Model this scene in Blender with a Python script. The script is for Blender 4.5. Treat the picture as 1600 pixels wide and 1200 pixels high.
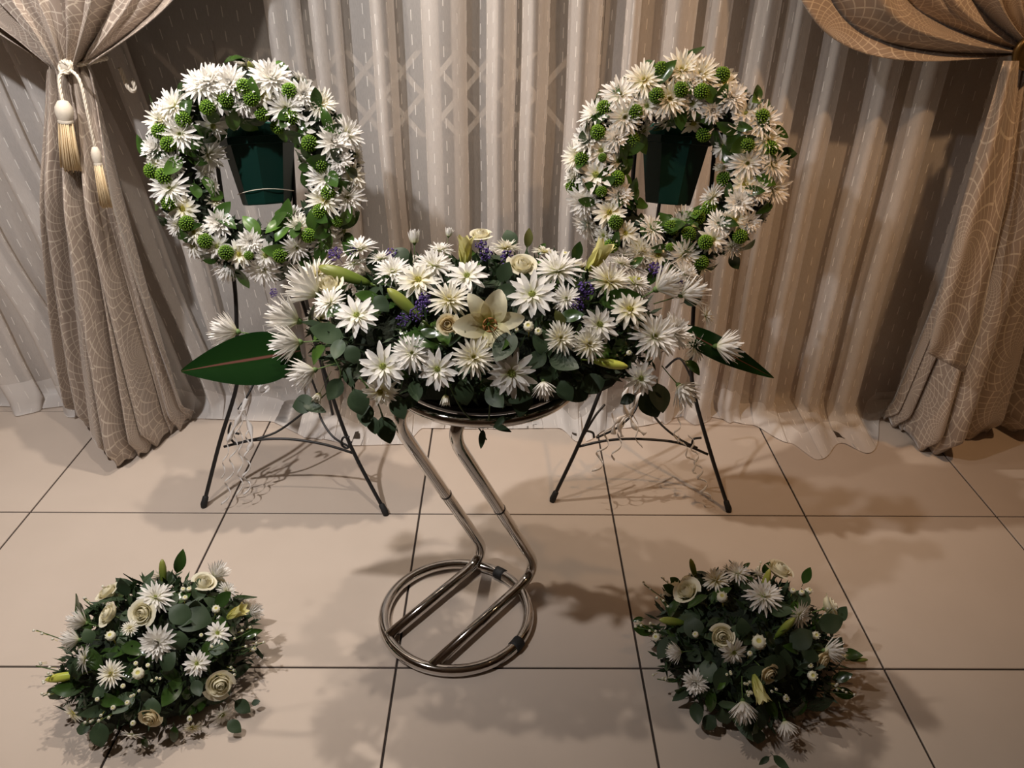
import bpy, math, random
import numpy as np
from mathutils import Vector, Matrix

rnd = random.Random(7)
sc = bpy.context.scene
col = sc.collection
for o in list(bpy.data.objects):
    bpy.data.objects.remove(o)

# ------------------------------------------------------------------ camera
F_PX, PITCH, YAW, ROLL, CAM_H = 1256.1, 0.50753, 0.01123, 0.01169, 1.5659
_c, _s = math.cos(YAW), math.sin(YAW)
_f0, _r0 = Vector((_s, _c, 0)), Vector((_c, -_s, 0))
_p, _q = math.cos(PITCH), math.sin(PITCH)
CF = _f0 * _p - Vector((0, 0, 1)) * _q
_dn = -(_f0 * _q + Vector((0, 0, 1)) * _p)
CR = _r0 * math.cos(ROLL) - _dn * math.sin(ROLL)
CD = _r0 * math.sin(ROLL) + _dn * math.cos(ROLL)
CAM = Vector((0, 0, CAM_H))
cd = bpy.data.cameras.new('camera')
cam = bpy.data.objects.new('camera', cd)
col.objects.link(cam)
cd.sensor_fit = 'HORIZONTAL'
cd.sensor_width = 36
cd.lens = F_PX * 36 / 1600
cd.clip_start = .01
cam.matrix_world = Matrix(((CR.x, -CD.x, -CF.x, 0), (CR.y, -CD.y, -CF.y, 0), (CR.z, -CD.z, -CF.z, CAM_H), (0, 0, 0, 1)))
sc.camera = cam

# ------------------------------------------------------------------ world, lights, exposure
w = bpy.data.worlds.new('world')
sc.world = w
w.use_nodes = True
w.node_tree.nodes['Background'].inputs[0].default_value = (1.0, .86, .74, 1)
w.node_tree.nodes['Background'].inputs[1].default_value = .008
sc.view_settings.view_transform = 'Standard'
sc.view_settings.look = 'None'
sc.view_settings.gamma = 1
sc.view_settings.use_curve_mapping = False
sc.view_settings.exposure = 0.0


def downlight(loc, power, color, target, size=.05, ang=120, blend=.5):
    l = bpy.data.lights.new('ceiling_downlight', 'SPOT')
    l.energy = power
    l.color = color
    l.shadow_soft_size = size
    l.spot_size = math.radians(ang)
    l.spot_blend = blend
    o = bpy.data.objects.new('ceiling_downlight', l)
    col.objects.link(o)
    o.location = loc
    o.rotation_euler = (Vector(target) - Vector(loc)).to_track_quat('-Z', 'Y').to_euler()


downlight((-.62, 2.15, 2.66), 86, (1, .88, .76), (-.75, 1.95, 0), .022, 140, .7)
downlight((-.44, 1.58, 2.66), 50, (1, .88, .77), (-.9, 1.6, 0), .025, 120, 1.0)
downlight((-1.25, .85, 2.66), 185, (1, .96, .95), (-.95, 2.45, .65), .035, 102, 1.0)
downlight((1.15, 1.05, 2.66), 84, (1, .60, .31), (1.15, 2.6, 1.0), .04, 88, 1.0)

# ------------------------------------------------------------------ helpers
def ray(x, y):
    return (CF + CR * ((x - 800) / F_PX) + CD * ((y - 600) / F_PX))


def at_y(x, y, Y):
    d = ray(x, y)
    return CAM + d * (Y / d.y)


def at_z(x, y, z=0.0):
    d = ray(x, y)
    return CAM + d * ((z - CAM_H) / d.z)


def zc(p):
    return (p - CAM).dot(CF)


def sm(a, b, t):
    t = min(1, max(0, (t - a) / (b - a)))
    return t * t * (3 - 2 * t)


def interp(x, pts):
    if x <= pts[0][0]:
        return pts[0][1]
    for (a, b), (c, d) in zip(pts, pts[1:]):
        if x <= c:
            t = (x - a) / (c - a)
            t = t * t * (3 - 2 * t)
            return b + (d - b) * t
    return pts[-1][1]


class MB:
    def __init__(s):
        s.v, s.f, s.t, s.uv = [], [], [], []

    def vert(s, p, t=0.0):
        s.v.append(tuple(p)); s.t.append(t)
        return len(s.v) - 1

    def grid(s, P, T=None, UV=None):
        """P[i][j] rows of points"""
        n, m = len(P), len(P[0])
        b = len(s.v)
        for i in range(n):
            for j in range(m):
                s.vert(P[i][j], T[i][j] if T else 0.0)
                if UV:
                    s.uv.append(UV[i][j])
        for i in range(n - 1):
            for j in range(m - 1):
                a = b + i * m + j
                s.f.append((a, a + 1, a + m + 1, a + m))

    def tube(s, pts, r, n=8, caps=True, closed=False, t=0.0):
        pts = [Vector(p) for p in pts]
        N = len(pts)
        rr = r if isinstance(r, (list, tuple)) else [r] * N
        b = len(s.v)
        up = None
        for i in range(N):
            if closed:
                d = pts[(i + 1) % N] - pts[i - 1]
            else:
                d = pts[min(N - 1, i + 1)] - pts[max(0, i - 1)]
            if d.length < 1e-9:
                d = Vector((0, 0, 1))
            d.normalize()
            if up is None:
                up = d.orthogonal().normalized()
            up = (up - d * up.dot(d))
            if up.length < 1e-6:
                up = d.orthogonal()
            up.normalize()
            sd = d.cross(up)
            for k in range(n):
                a = 2 * math.pi * k / n
                s.vert(pts[i] + (up * math.cos(a) + sd * math.sin(a)) * rr[i], t)
        M = N if closed else N - 1
        for i in range(M):
            i2 = (i + 1) % N
            for k in range(n):
                k2 = (k + 1) % n
                s.f.append((b + i * n + k, b + i * n + k2, b + i2 * n + k2, b + i2 * n + k))
        if caps and not closed:
            s.f.append(tuple(b + k for k in reversed(range(n))))
            s.f.append(tuple(b + (N - 1) * n + k for k in range(n)))

    def lathe(s, prof, n=24, M=None, lobe=None, t=None):
        b = len(s.v)
        for i, (r, z) in enumerate(prof):
            for k in range(n):
                a = 2 * math.pi * k / n
                q = r * (lobe(a, i) if lobe else 1)
                p = Vector((q * math.cos(a), q * math.sin(a), z))
                s.vert(M @ p if M else p, t[i] if t else 0.0)
        for i in range(len(prof) - 1):
            for k in range(n):
                k2 = (k + 1) % n
                s.f.append((b + i * n + k, b + i * n + k2, b + (i + 1) * n + k2, b + (i + 1) * n + k))

    def box(s, lo, hi):
        b = len(s.v)
        for z in (lo[2], hi[2]):
            for x, y in ((lo[0], lo[1]), (hi[0], lo[1]), (hi[0], hi[1]), (lo[0], hi[1])):
                s.vert((x, y, z))
        for f in ((3, 2, 1, 0), (4, 5, 6, 7), (0, 1, 5, 4), (1, 2, 6, 5), (2, 3, 7, 6), (3, 0, 4, 7)):
            s.f.append(tuple(b + k for k in f))

    def mesh(s, name, mat, smooth=True):
        me = bpy.data.meshes.new(name)
        me.from_pydata(s.v, [], s.f)
        if any(s.t):
            at = me.attributes.new('tint', 'FLOAT', 'POINT')
            at.data.foreach_set('value', s.t)
        if s.uv and len(s.uv) == len(s.v):
            ul = me.uv_layers.new(name='UVMap')
            for l in me.loops:
                ul.data[l.index].uv = s.uv[l.vertex_index]
        me.materials.append(mat)
        me.polygons.foreach_set('use_smooth', [smooth] * len(me.polygons))
        me.update()
        return me

    def build(s, name, mat, parent=None, smooth=True, **kw):
        return put(name, s.mesh(name, mat, smooth), parent, **kw)


def put(name, me, parent=None, M=None, **kw):
    o = bpy.data.objects.new(name, me)
    col.objects.link(o)
    if parent is not None:
        o.parent = parent
    if M is not None:
        o.matrix_local = M
    for k, v in kw.items():
        o[k] = v
    return o


def thing(name, label, cat, group=None, loc=(0, 0, 0)):
    o = bpy.data.objects.new(name, None)
    o.empty_display_size = .05
    col.objects.link(o)
    o.location = loc
    o['label'] = label
    o['category'] = cat
    if group:
        o['group'] = group
    return o


def frame_z(pos, z, spin=0.0, scale=1.0):
    z = Vector(z).normalized()
    x = z.orthogonal().normalized()
    x = Matrix.Rotation(spin, 3, z) @ x
    y = z.cross(x)
    S = scale if isinstance(scale, (tuple, list)) else (scale,) * 3
    return Matrix(((x.x * S[0], y.x * S[1], z.x * S[2], pos[0]), (x.y * S[0], y.y * S[1], z.y * S[2], pos[1]),
                   (x.z * S[0], y.z * S[1], z.z * S[2], pos[2]), (0, 0, 0, 1)))


def frame_yz(pos, y, zhint, scale=1.0):
    """local +Y along y, local +Z near zhint"""
    y = Vector(y).normalized()
    z = Vector(zhint) - y * Vector(zhint).dot(y)
    if z.length < 1e-4:
        z = y.orthogonal()
    z.normalize()
    x = y.cross(z)
    S = scale if isinstance(scale, (tuple, list)) else (scale,) * 3
    return Matrix(((x.x * S[0], y.x * S[1], z.x * S[2], pos[0]), (x.y * S[0], y.y * S[1], z.y * S[2], pos[1]),
                   (x.z * S[0], y.z * S[1], z.z * S[2], pos[2]), (0, 0, 0, 1)))


def catmull(P, n=6, closed=False):
    P = [Vector(p) for p in P]
    out = []
    N = len(P)
    for i in range(N if closed else N - 1):
        if closed:
            a, b, c, d = P[i - 1], P[i], P[(i + 1) % N], P[(i + 2) % N]
        else:
            a, b, c, d = P[max(0, i - 1)], P[i], P[i + 1], P[min(N - 1, i + 2)]
        for k in range(n):
            t = k / n
            out.append(.5 * ((2 * b) + (c - a) * t + (2 * a - 5 * b + 4 * c - d) * t * t + (3 * b - a - 3 * c + d) * t ** 3))
    if not closed:
        out.append(P[-1])
    return out


# ------------------------------------------------------------------ materials
def mat_new(name):
    m = bpy.data.materials.new(name)
    m.use_nodes = True
    nt = m.node_tree
    return m, nt, nt.nodes, nt.links, nt.nodes['Principled BSDF'], nt.nodes['Material Output']


def simple(name, c, rough=.5, metal=0.0, noise=0.0, nscale=20, spec=.5, bump=0.0, coat=0.0):
    m, nt, N, L, b, out = mat_new(name)
    b.inputs['Base Color'].default_value = (*c, 1)
    b.inputs['Roughness'].default_value = rough
    b.inputs['Metallic'].default_value = metal
    b.inputs['Specular IOR Level'].default_value = spec
    b.inputs['Coat Weight'].default_value = coat
    if noise or bump:
        tc = N.new('ShaderNodeTexCoord')
        nz = N.new('ShaderNodeTexNoise')
        nz.inputs['Scale'].default_value = nscale
        nz.inputs['Detail'].default_value = 4
        L.new(tc.outputs['Object'], nz.inputs['Vector'])
        if noise:
            mx = N.new('ShaderNodeMix'); mx.data_type = 'RGBA'
            mx.inputs[6].default_value = (*[k * (1 - noise) for k in c], 1)
            mx.inputs[7].default_value = (*[min(1, k * (1 + noise)) for k in c], 1)
            L.new(nz.outputs['Fac'], mx.inputs[0])
            L.new(mx.outputs[2], b.inputs['Base Color'])
        if bump:
            bp = N.new('ShaderNodeBump'); bp.inputs['Strength'].default_value = bump
            bp.inputs['Distance'].default_value = .01
            L.new(nz.outputs['Fac'], bp.inputs['Height'])
            L.new(bp.outputs[0], b.inputs['Normal'])
    return m


def tinted(name, stops, rough=.5, trans=.25, spec=.3, vary=.0):
    """colour ramp along the 'tint' attribute (0 base .. 1 tip), a little translucency"""
    m, nt, N, L, b, out = mat_new(name)
    a = N.new('ShaderNodeAttribute'); a.attribute_name = 'tint'
    r = N.new('ShaderNodeValToRGB')
    e = r.color_ramp.elements
    while len(e) < len(stops):
        e.new(.5)
    for k, (p, c) in zip(e, stops):
        k.position = p; k.color = (*c, 1)
    L.new(a.outputs['Fac'], r.inputs[0])
    src = r.outputs[0]
    if vary:
        oi = N.new('ShaderNodeObjectInfo')
        hs = N.new('ShaderNodeHueSaturation')
        mp = N.new('ShaderNodeMapRange')
        mp.inputs[3].default_value = 1 - vary; mp.inputs[4].default_value = 1 + vary * .6
        L.new(oi.outputs['Random'], mp.inputs[0])
        L.new(mp.outputs[0], hs.inputs['Value'])
        L.new(src, hs.inputs['Color'])
        src = hs.outputs[0]
    L.new(src, b.inputs['Base Color'])
    b.inputs['Roughness'].default_value = rough
    b.inputs['Specular IOR Level'].default_value = spec
    if trans:
        tr = N.new('ShaderNodeBsdfTranslucent')
        L.new(src, tr.inputs[0])
        mx = N.new('ShaderNodeMixShader'); mx.inputs[0].default_value = trans
        L.new(b.outputs[0], mx.inputs[1]); L.new(tr.outputs[0], mx.inputs[2])
        L.new(mx.outputs[0], out.inputs[0])
    return m


def mth(N, L, op, a, b=None, c=None):
    n = N.new('ShaderNodeMath'); n.operation = op
    for i, v in enumerate((a, b, c)):
        if v is None:
            continue
        if isinstance(v, (int, float)):
            n.inputs[i].default_value = v
        else:
            L.new(v, n.inputs[i])
    return n.outputs[0]


def sheer_material():
    m, nt, N, L, b, out = mat_new('sheer_voile')
    uv = N.new('ShaderNodeUVMap')
    sp = N.new('ShaderNodeSeparateXYZ'); L.new(uv.outputs[0], sp.inputs[0])
    u, v = sp.outputs[0], sp.outputs[1]
    cu = mth(N, L, 'DIVIDE', u, .042)
    ci = mth(N, L, 'FLOOR', cu)
    fu = mth(N, L, 'FRACT', cu)
    du = mth(N, L, 'ABSOLUTE', mth(N, L, 'SUBTRACT', fu, .5))
    a1 = mth(N, L, 'LESS_THAN', du, .034)
    off = mth(N, L, 'FRACT', mth(N, L, 'MULTIPLY', ci, .437))
    fv = mth(N, L, 'FRACT', mth(N, L, 'ADD', mth(N, L, 'DIVIDE', v, .068), off))
    a2 = mth(N, L, 'LESS_THAN', fv, .44)
    dash = mth(N, L, 'MULTIPLY', a1, a2)
    hem = mth(N, L, 'LESS_THAN', v, .13)
    # fine slub weave
    tc = N.new('ShaderNodeMapping')
    tc.inputs['Scale'].default_value = (600, 60, 1)
    L.new(uv.outputs[0], tc.inputs[0])
    nz = N.new('ShaderNodeTexNoise'); nz.inputs['Scale'].default_value = 1.0
    L.new(tc.outputs[0], nz.inputs[0])
    base = mth(N, L, 'ADD', .58, mth(N, L, 'MULTIPLY', mth(N, L, 'SUBTRACT', nz.outputs[0], .5), .22))
    op = mth(N, L, 'MAXIMUM', base, mth(N, L, 'MULTIPLY', dash, .97))
    op = mth(N, L, 'MAXIMUM', op, mth(N, L, 'MULTIPLY', hem, .86))
    cmx = N.new('ShaderNodeMix'); cmx.data_type = 'RGBA'
    cmx.inputs[6].default_value = (.86, .82, .785, 1)
    cmx.inputs[7].default_value = (.95, .91, .86, 1)
    L.new(dash, cmx.inputs[0])
    df = N.new('ShaderNodeBsdfDiffuse'); L.new(cmx.outputs[2], df.inputs[0])
    tl = N.new('ShaderNodeBsdfTranslucent'); L.new(cmx.outputs[2], tl.inputs[0])
    mx = N.new('ShaderNodeMixShader'); mx.inputs[0].default_value = .3
    L.new(df.outputs[0], mx.inputs[1]); L.new(tl.outputs[0], mx.inputs[2])
    tp = N.new('ShaderNodeBsdfTransparent')
    tp.inputs[0].default_value = (1, .97, .93, 1)
    m2 = N.new('ShaderNodeMixShader')
    L.new(op, m2.inputs[0]); L.new(tp.outputs[0], m2.inputs[1]); L.new(mx.outputs[0], m2.inputs[2])
    L.new(m2.outputs[0], out.inputs[0])
    return m


def drape_material():
    m, nt, N, L, b, out = mat_new('satin_jacquard')
    uv = N.new('ShaderNodeUVMap')
    mp = N.new('ShaderNodeMapping'); mp.inputs['Scale'].default_value = (4.6, 3.8, 1)
    L.new(uv.outputs[0], mp.inputs[0])
    vo = N.new('ShaderNodeTexVoronoi'); vo.voronoi_dimensions = '2D'
    vo.inputs['Scale'].default_value = 1; vo.inputs['Randomness'].default_value = .55
    L.new(mp.outputs[0], vo.inputs['Vector'])
    sb = N.new('ShaderNodeVectorMath'); sb.operation = 'SUBTRACT'
    L.new(mp.outputs[0], sb.inputs[0]); L.new(vo.outputs['Position'], sb.inputs[1])
    sp = N.new('ShaderNodeSeparateXYZ'); L.new(sb.outputs[0], sp.inputs[0])
    th = mth(N, L, 'ARCTAN2', sp.outputs[1], sp.outputs[0])
    r = mth(N, L, 'SQRT', mth(N, L, 'ADD', mth(N, L, 'MULTIPLY', sp.outputs[0], sp.outputs[0]), mth(N, L, 'MULTIPLY', sp.outputs[1], sp.outputs[1])))
    lr = mth(N, L, 'LOGARITHM', mth(N, L, 'ADD', r, .03), 2.71828)
    ta = mth(N, L, 'MULTIPLY', th, 16 / (2 * math.pi))
    ds = []
    for sg, mm in ((1, 2.6), (-1, 5.2)):
        x = mth(N, L, 'ADD', ta, mth(N, L, 'MULTIPLY', lr, sg * mm))
        q = mth(N, L, 'ABSOLUTE', mth(N, L, 'SUBTRACT', mth(N, L, 'FRACT', x), .5))
        ds.append(mth(N, L, 'LESS_THAN', q, .07))
    line = mth(N, L, 'MAXIMUM', ds[0], ds[1])
    mx = N.new('ShaderNodeMix'); mx.data_type = 'RGBA'
    mx.inputs[6].default_value = (.36, .288, .236, 1)
    mx.inputs[7].default_value = (.60, .52, .43, 1)
    L.new(line, mx.inputs[0])
    L.new(mx.outputs[2], b.inputs['Base Color'])
    b.inputs['Roughness'].default_value = .36
    b.inputs['Specular IOR Level'].default_value = .7
    b.inputs['Sheen Weight'].default_value = .25
    b.inputs['Sheen Roughness'].default_value = .4
    bp = N.new('ShaderNodeBump'); bp.inputs['Strength'].default_value = .35; bp.inputs['Distance'].default_value = .004
    L.new(line, bp.inputs['Height']); L.new(bp.outputs[0], b.inputs['Normal'])
    return m


def tile_material():
    m, nt, N, L, b, out = mat_new('porcelain_tile')
    tc = N.new('ShaderNodeNewGeometry')
    nz = N.new('ShaderNodeTexNoise'); nz.inputs['Scale'].default_value = 5; nz.inputs['Detail'].default_value = 6
    L.new(tc.outputs['Position'], nz.inputs['Vector'])
    oi = N.new('ShaderNodeObjectInfo')
    f = mth(N, L, 'ADD', mth(N, L, 'MULTIPLY', nz.outputs[0], .8), mth(N, L, 'MULTIPLY', oi.outputs['Random'], .2))
    mx = N.new('ShaderNodeMix'); mx.data_type = 'RGBA'
    mx.inputs[6].default_value = (.53, .445, .37, 1)
    mx.inputs[7].default_value = (.62, .525, .445, 1)
    L.new(f, mx.inputs[0]); L.new(mx.outputs[2], b.inputs['Base Color'])
    b.inputs['Roughness'].default_value = .38
    b.inputs['Specular IOR Level'].default_value = .35
    return m


WHITE = (.90, .875, .82)
M = {}
M['tile'] = tile_material()
M['grout'] = simple('dark_grout', (.035, .025, .02), .9)
M['wall'] = simple('beige_wall_paint', (.42, .34, .26), .8, noise=.06, nscale=3)
M['ceiling'] = simple('ceiling_paint', (.40, .33, .26), .9)
M['panel'] = simple('brown_wall_paint', (.17, .12, .085), .8)
M['wood'] = simple('brown_wood', (.24, .095, .035), .45, noise=.25, nscale=9)
M['frame'] = simple('dark_window_frame', (.08, .06, .045), .5)
M['glass'] = simple('night_glass', (.035, .030, .026), .15)
M['lattice'] = simple('lattice_paint', (.72, .68, .62), .5)
M['sheer'] = sheer_material()
M['drape'] = drape_material()
M['cord'] = simple('ivory_cord', (.74, .66, .54), .65, noise=.1, nscale=200)
M['tassel'] = simple('gold_ivory_tassel', (.72, .56, .34), .55, noise=.12, nscale=300)
M['brass'] = simple('antique_brass', (.20, .13, .05), .35, metal=.8)
M['iron'] = simple('black_iron', (.012, .011, .011), .42)
M['rubber'] = simple('black_rubber', (.012, .012, .012), .7)
M['pot'] = simple('green_plastic', (.003, .026, .019), .4, noise=.1, nscale=8, spec=.3)
M['foam'] = simple('teal_foam', (.008, .11, .085), .9, bump=.4, nscale=90)
M['moss'] = simple('dark_foliage_base', (.012, .020, .010), .9, noise=.4, nscale=40, bump=.8)
M['chrome'] = simple('chrome', (.66, .64, .62), .09, metal=1.0)
M['tray'] = simple('black_tray', (.010, .010, .010), .3)
M['ribbon'] = simple('curling_ribbon', (.80, .77, .74), .2, spec=.7)
M['white'] = tinted('white_petal', [(0, (.55, .56, .16)), (.22, (.84, .83, .62)), (.5, WHITE), (1, (.92, .90, .86))], .5, .28)
M['cream'] = tinted('cream_white_petal', [(0, (.62, .52, .10)), (.28, (.82, .77, .48)), (.6, (.88, .85, .74)), (1, (.90, .87, .79))], .5, .28)
M['disc'] = simple('chrysanthemum_disc', (.52, .47, .07), .8, noise=.3, nscale=300, bump=.5)
M['gdisc'] = simple('green_disc', (.40, .45, .10), .8, noise=.3, nscale=300, bump=.5)
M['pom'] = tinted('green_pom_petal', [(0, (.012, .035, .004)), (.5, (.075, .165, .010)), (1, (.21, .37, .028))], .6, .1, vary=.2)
M['rose'] = tinted('cream_rose_petal', [(0, (.72, .66, .34)), (.5, (.88, .82, .58)), (1, (.91, .87, .70))], .45, .25)
M['peach'] = tinted('peach_cream_petal', [(0, (.70, .48, .20)), (.5, (.84, .70, .42)), (1, (.86, .78, .55))], .45, .25)
M['lily'] = tinted('cream_lily_petal', [(0, (.55, .60, .16)), (.35, (.86, .80, .50)), (1, (.90, .85, .65))], .4, .25)
M['lilyy'] = tinted('yellow_lily_petal', [(0, (.40, .46, .08)), (.4, (.74, .70, .25)), (1, (.80, .74, .36))], .4, .25)
M['lbud'] = tinted('lily_bud_skin', [(0, (.13, .20, .03)), (.5, (.38, .44, .06)), (1, (.52, .50, .10))], .35, .0, vary=.25)
M['gbud'] = tinted('green_lily_bud_skin', [(0, (.08, .13, .02)), (.5, (.16, .22, .035)), (1, (.30, .32, .07))], .35, .0, vary=.25)
M['anther'] = simple('anther', (.30, .12, .03), .8)
M['stem'] = simple('green_stem', (.055, .10, .022), .55)
M['calyx'] = simple('green_calyx', (.10, .17, .04), .6)
M['leaf'] = tinted('dark_glossy_leaf', [(0, (.028, .060, .012)), (1, (.040, .090, .016))], .22, .10, spec=.6, vary=.35)
M['lleaf'] = tinted('mid_green_leaf', [(0, (.06, .12, .02)), (1, (.09, .19, .03))], .3, .12, spec=.5, vary=.3)
M['euc'] = tinted('eucalyptus_leaf', [(0, (.036, .062, .028)), (1, (.052, .084, .042))], .5, .10, spec=.35, vary=.35)
M['olive'] = tinted('olive_leaf', [(0, (.08, .085, .022)), (1, (.12, .125, .035))], .4, .12, vary=.3)
M['ti'] = tinted('cordyline_leaf', [(0, (.22, .09, .07)), (.03, (.20, .08, .06)), (.07, (.012, .045, .008)), (1, (.008, .034, .006))], .38, .05, spec=.22)
M['violet'] = simple('violet_statice', (.085, .045, .22), .7, noise=.4, nscale=200)
M['fblos'] = tinted('filler_blossom', [(0, (.62, .55, .10)), (.4, (.80, .78, .50)), (1, (.90, .88, .78))], .5, .2)
M['fern'] = simple('dark_fern', (.020, .042, .012), .6, noise=.3, nscale=60)

# ------------------------------------------------------------------ setting
X0, Y0 = -1.45975, 1.98416
RX0, RX1, RY0, RY1, RH = -2.66, 3.34, -1.6, 2.80, 2.70
mb = MB(); mb.box((RX0, RY0, -.06), (RX1, RY1, -.004))
floor = mb.build('floor', M['grout'], smooth=False, kind='structure', label='beige porcelain tiled floor with thin dark grout lines')
tb = MB()
hs, bv = .2972, .0012
prof = [(hs, -.02), (hs, -bv), (hs - bv, 0)]
ring = []
for h_, z_ in prof:
    ring.append([tb.vert((sx * h_, sy * h_, z_)) for sx, sy in ((-1, -1), (1, -1), (1, 1), (-1, 1))])
for a, b_ in zip(ring, ring[1:]):
    for k in range(4):
        tb.f.append((a[k], a[(k + 1) % 4], b_[(k + 1) % 4], b_[k]))
tb.f.append(tuple(ring[-1]))
tile_me = tb.mesh('tile', M['tile'], False)
for i in range(-2, 8):
    for j in range(-6, 2):
        cx, cy = X0 + .6 * i + .3, Y0 + .6 * j + .3
        put('tile', tile_me, floor, Matrix.Translation((cx, cy, 0)))

mb = MB()
mb.box((RX0 - .1, RY1, 0), (RX1 + .1, RY1 + .12, RH))
wall_back = mb.build('wall_back', M['wall'], smooth=False, kind='structure')
mb = MB(); mb.box((RX0 - .12, RY0, 0), (RX0, RY1, RH)); mb.build('wall_left', M['panel'], smooth=False, kind='structure')
mb = MB(); mb.box((RX1, RY0, 0), (RX1 + .12, RY1, RH)); mb.build('wall_right', M['panel'], smooth=False, kind='structure')
mb = MB(); mb.box((RX0, RY0 - .12, 0), (RX1, RY0, RH)); mb.build('wall_front', M['panel'], smooth=False, kind='structure')
mb = MB(); mb.box((RX0, RY0, RH), (RX1, RY1, RH + .1)); mb.build('ceiling', M['ceiling'], smooth=False, kind='structure')
mb = MB(); mb.box((.40, RY1 - .018, 0), (RX1, RY1, .10)); mb.build('baseboard_back', M['wood'], smooth=False, kind='structure')

# dark glazed door behind the sheer, with frame
wx0, wx1 = at_y(225, 100, 2.8).x, at_y(948, 100, 2.8).x
win = MB(); win.box((wx0, RY1 - .012, .02), (wx1, RY1 - .002, 2.2))
win = win.build('window_1', M['glass'], smooth=False, kind='structure', label='dark night-time glass door behind the sheer curtains')
for a, b_ in ((wx0 - .06, wx0), (wx1, wx1 + .06)):
    f = MB(); f.box((a, RY1 - .04, 0), (b_, RY1 - .001, 2.26)); f.build('window_frame', M['frame'], win, smooth=False)
f = MB(); f.box((wx0, RY1 - .04, 2.2), (wx1, RY1 - .001, 2.26)); f.build('window_frame', M['frame'], win, smooth=False)

# lattice of the security gate
gate = thing('security_gate', 'pale diamond lattice of a security gate faintly seen through the middle sheer curtain', 'gate', loc=((wx0 + wx1) / 2, 2.735, 0))
zt, zb = at_y(650, 75, 2.735).z, at_y(650, 216, 2.735).z
gh = zt - zb
step = gh / 2 * .88
x = wx0 + .05
slat_w = .017


def bar(p, q, wd, th):
    p, q = Vector(p), Vector(q)
    d = (q - p).normalized(); n = Vector((-d.z, 0, d.x)) * wd / 2
    m_ = MB()
    b0 = []
    for yy in (-th / 2, th / 2):
        for pt in (p + n, p - n, q - n, q + n):
            b0.append(m_.vert(pt + Vector((0, yy, 0))))
    for ff in ((0, 1, 2, 3), (7, 6, 5, 4), (0, 4, 5, 1), (1, 5, 6, 2), (2, 6, 7, 3), (3, 7, 4, 0)):
        m_.f.append(tuple(b0[k] for k in ff))
    return m_


gx = (wx0 + wx1) / 2
s1 = bar((0, -.004, zb), (step * 2, -.004, zt), slat_w, .004).mesh('slat', M['lattice'], False)
s2 = bar((step * 2, .004, zb), (0, .004, zt), slat_w, .004).mesh('slat', M['lattice'], False)
while x + step * 2 < wx1 - .02:
    put('slat', s1, gate, Matrix.Translation((x - gx, 0, 0)))
    put('slat', s2, gate, Matrix.Translation((x - gx, 0, 0)))
    x += step
for zz in (zb, zt, .06, 2.1):
    m_ = MB(); m_.box((wx0 + .03 - gx, -.008, zz - .006), (wx1 - .03 - gx, .008, zz + .006))
    m_.build('rail', M['frame'], gate, smooth=False)
for xx in (wx0 + .03, wx1 - .03):
    m_ = MB(); m_.box((xx - .012 - gx, -.010, 0), (xx + .012 - gx, .010, 2.12)); m_.build('upright', M['frame'], gate, smooth=False)

# ------------------------------------------------------------------ sheer curtains
HEM = [(-200, 630), (0, 633), (60, 637), (130, 630), (240, 640), (300, 652), (420, 656), (480, 682), (560, 694), (625, 692), (662, 667), (760, 668), (868, 667), (905, 688),
       (960, 668), (1090, 648), (1180, 662), (1235, 690), (1272, 716), (1322, 690), (1358, 706), (1378, 650), (1500, 640), (1700, 640)]
HEMW = []
for hx, hy in HEM:
    g = at_z(hx, hy, .01)
    HEMW.append((g.x, g.y))


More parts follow.
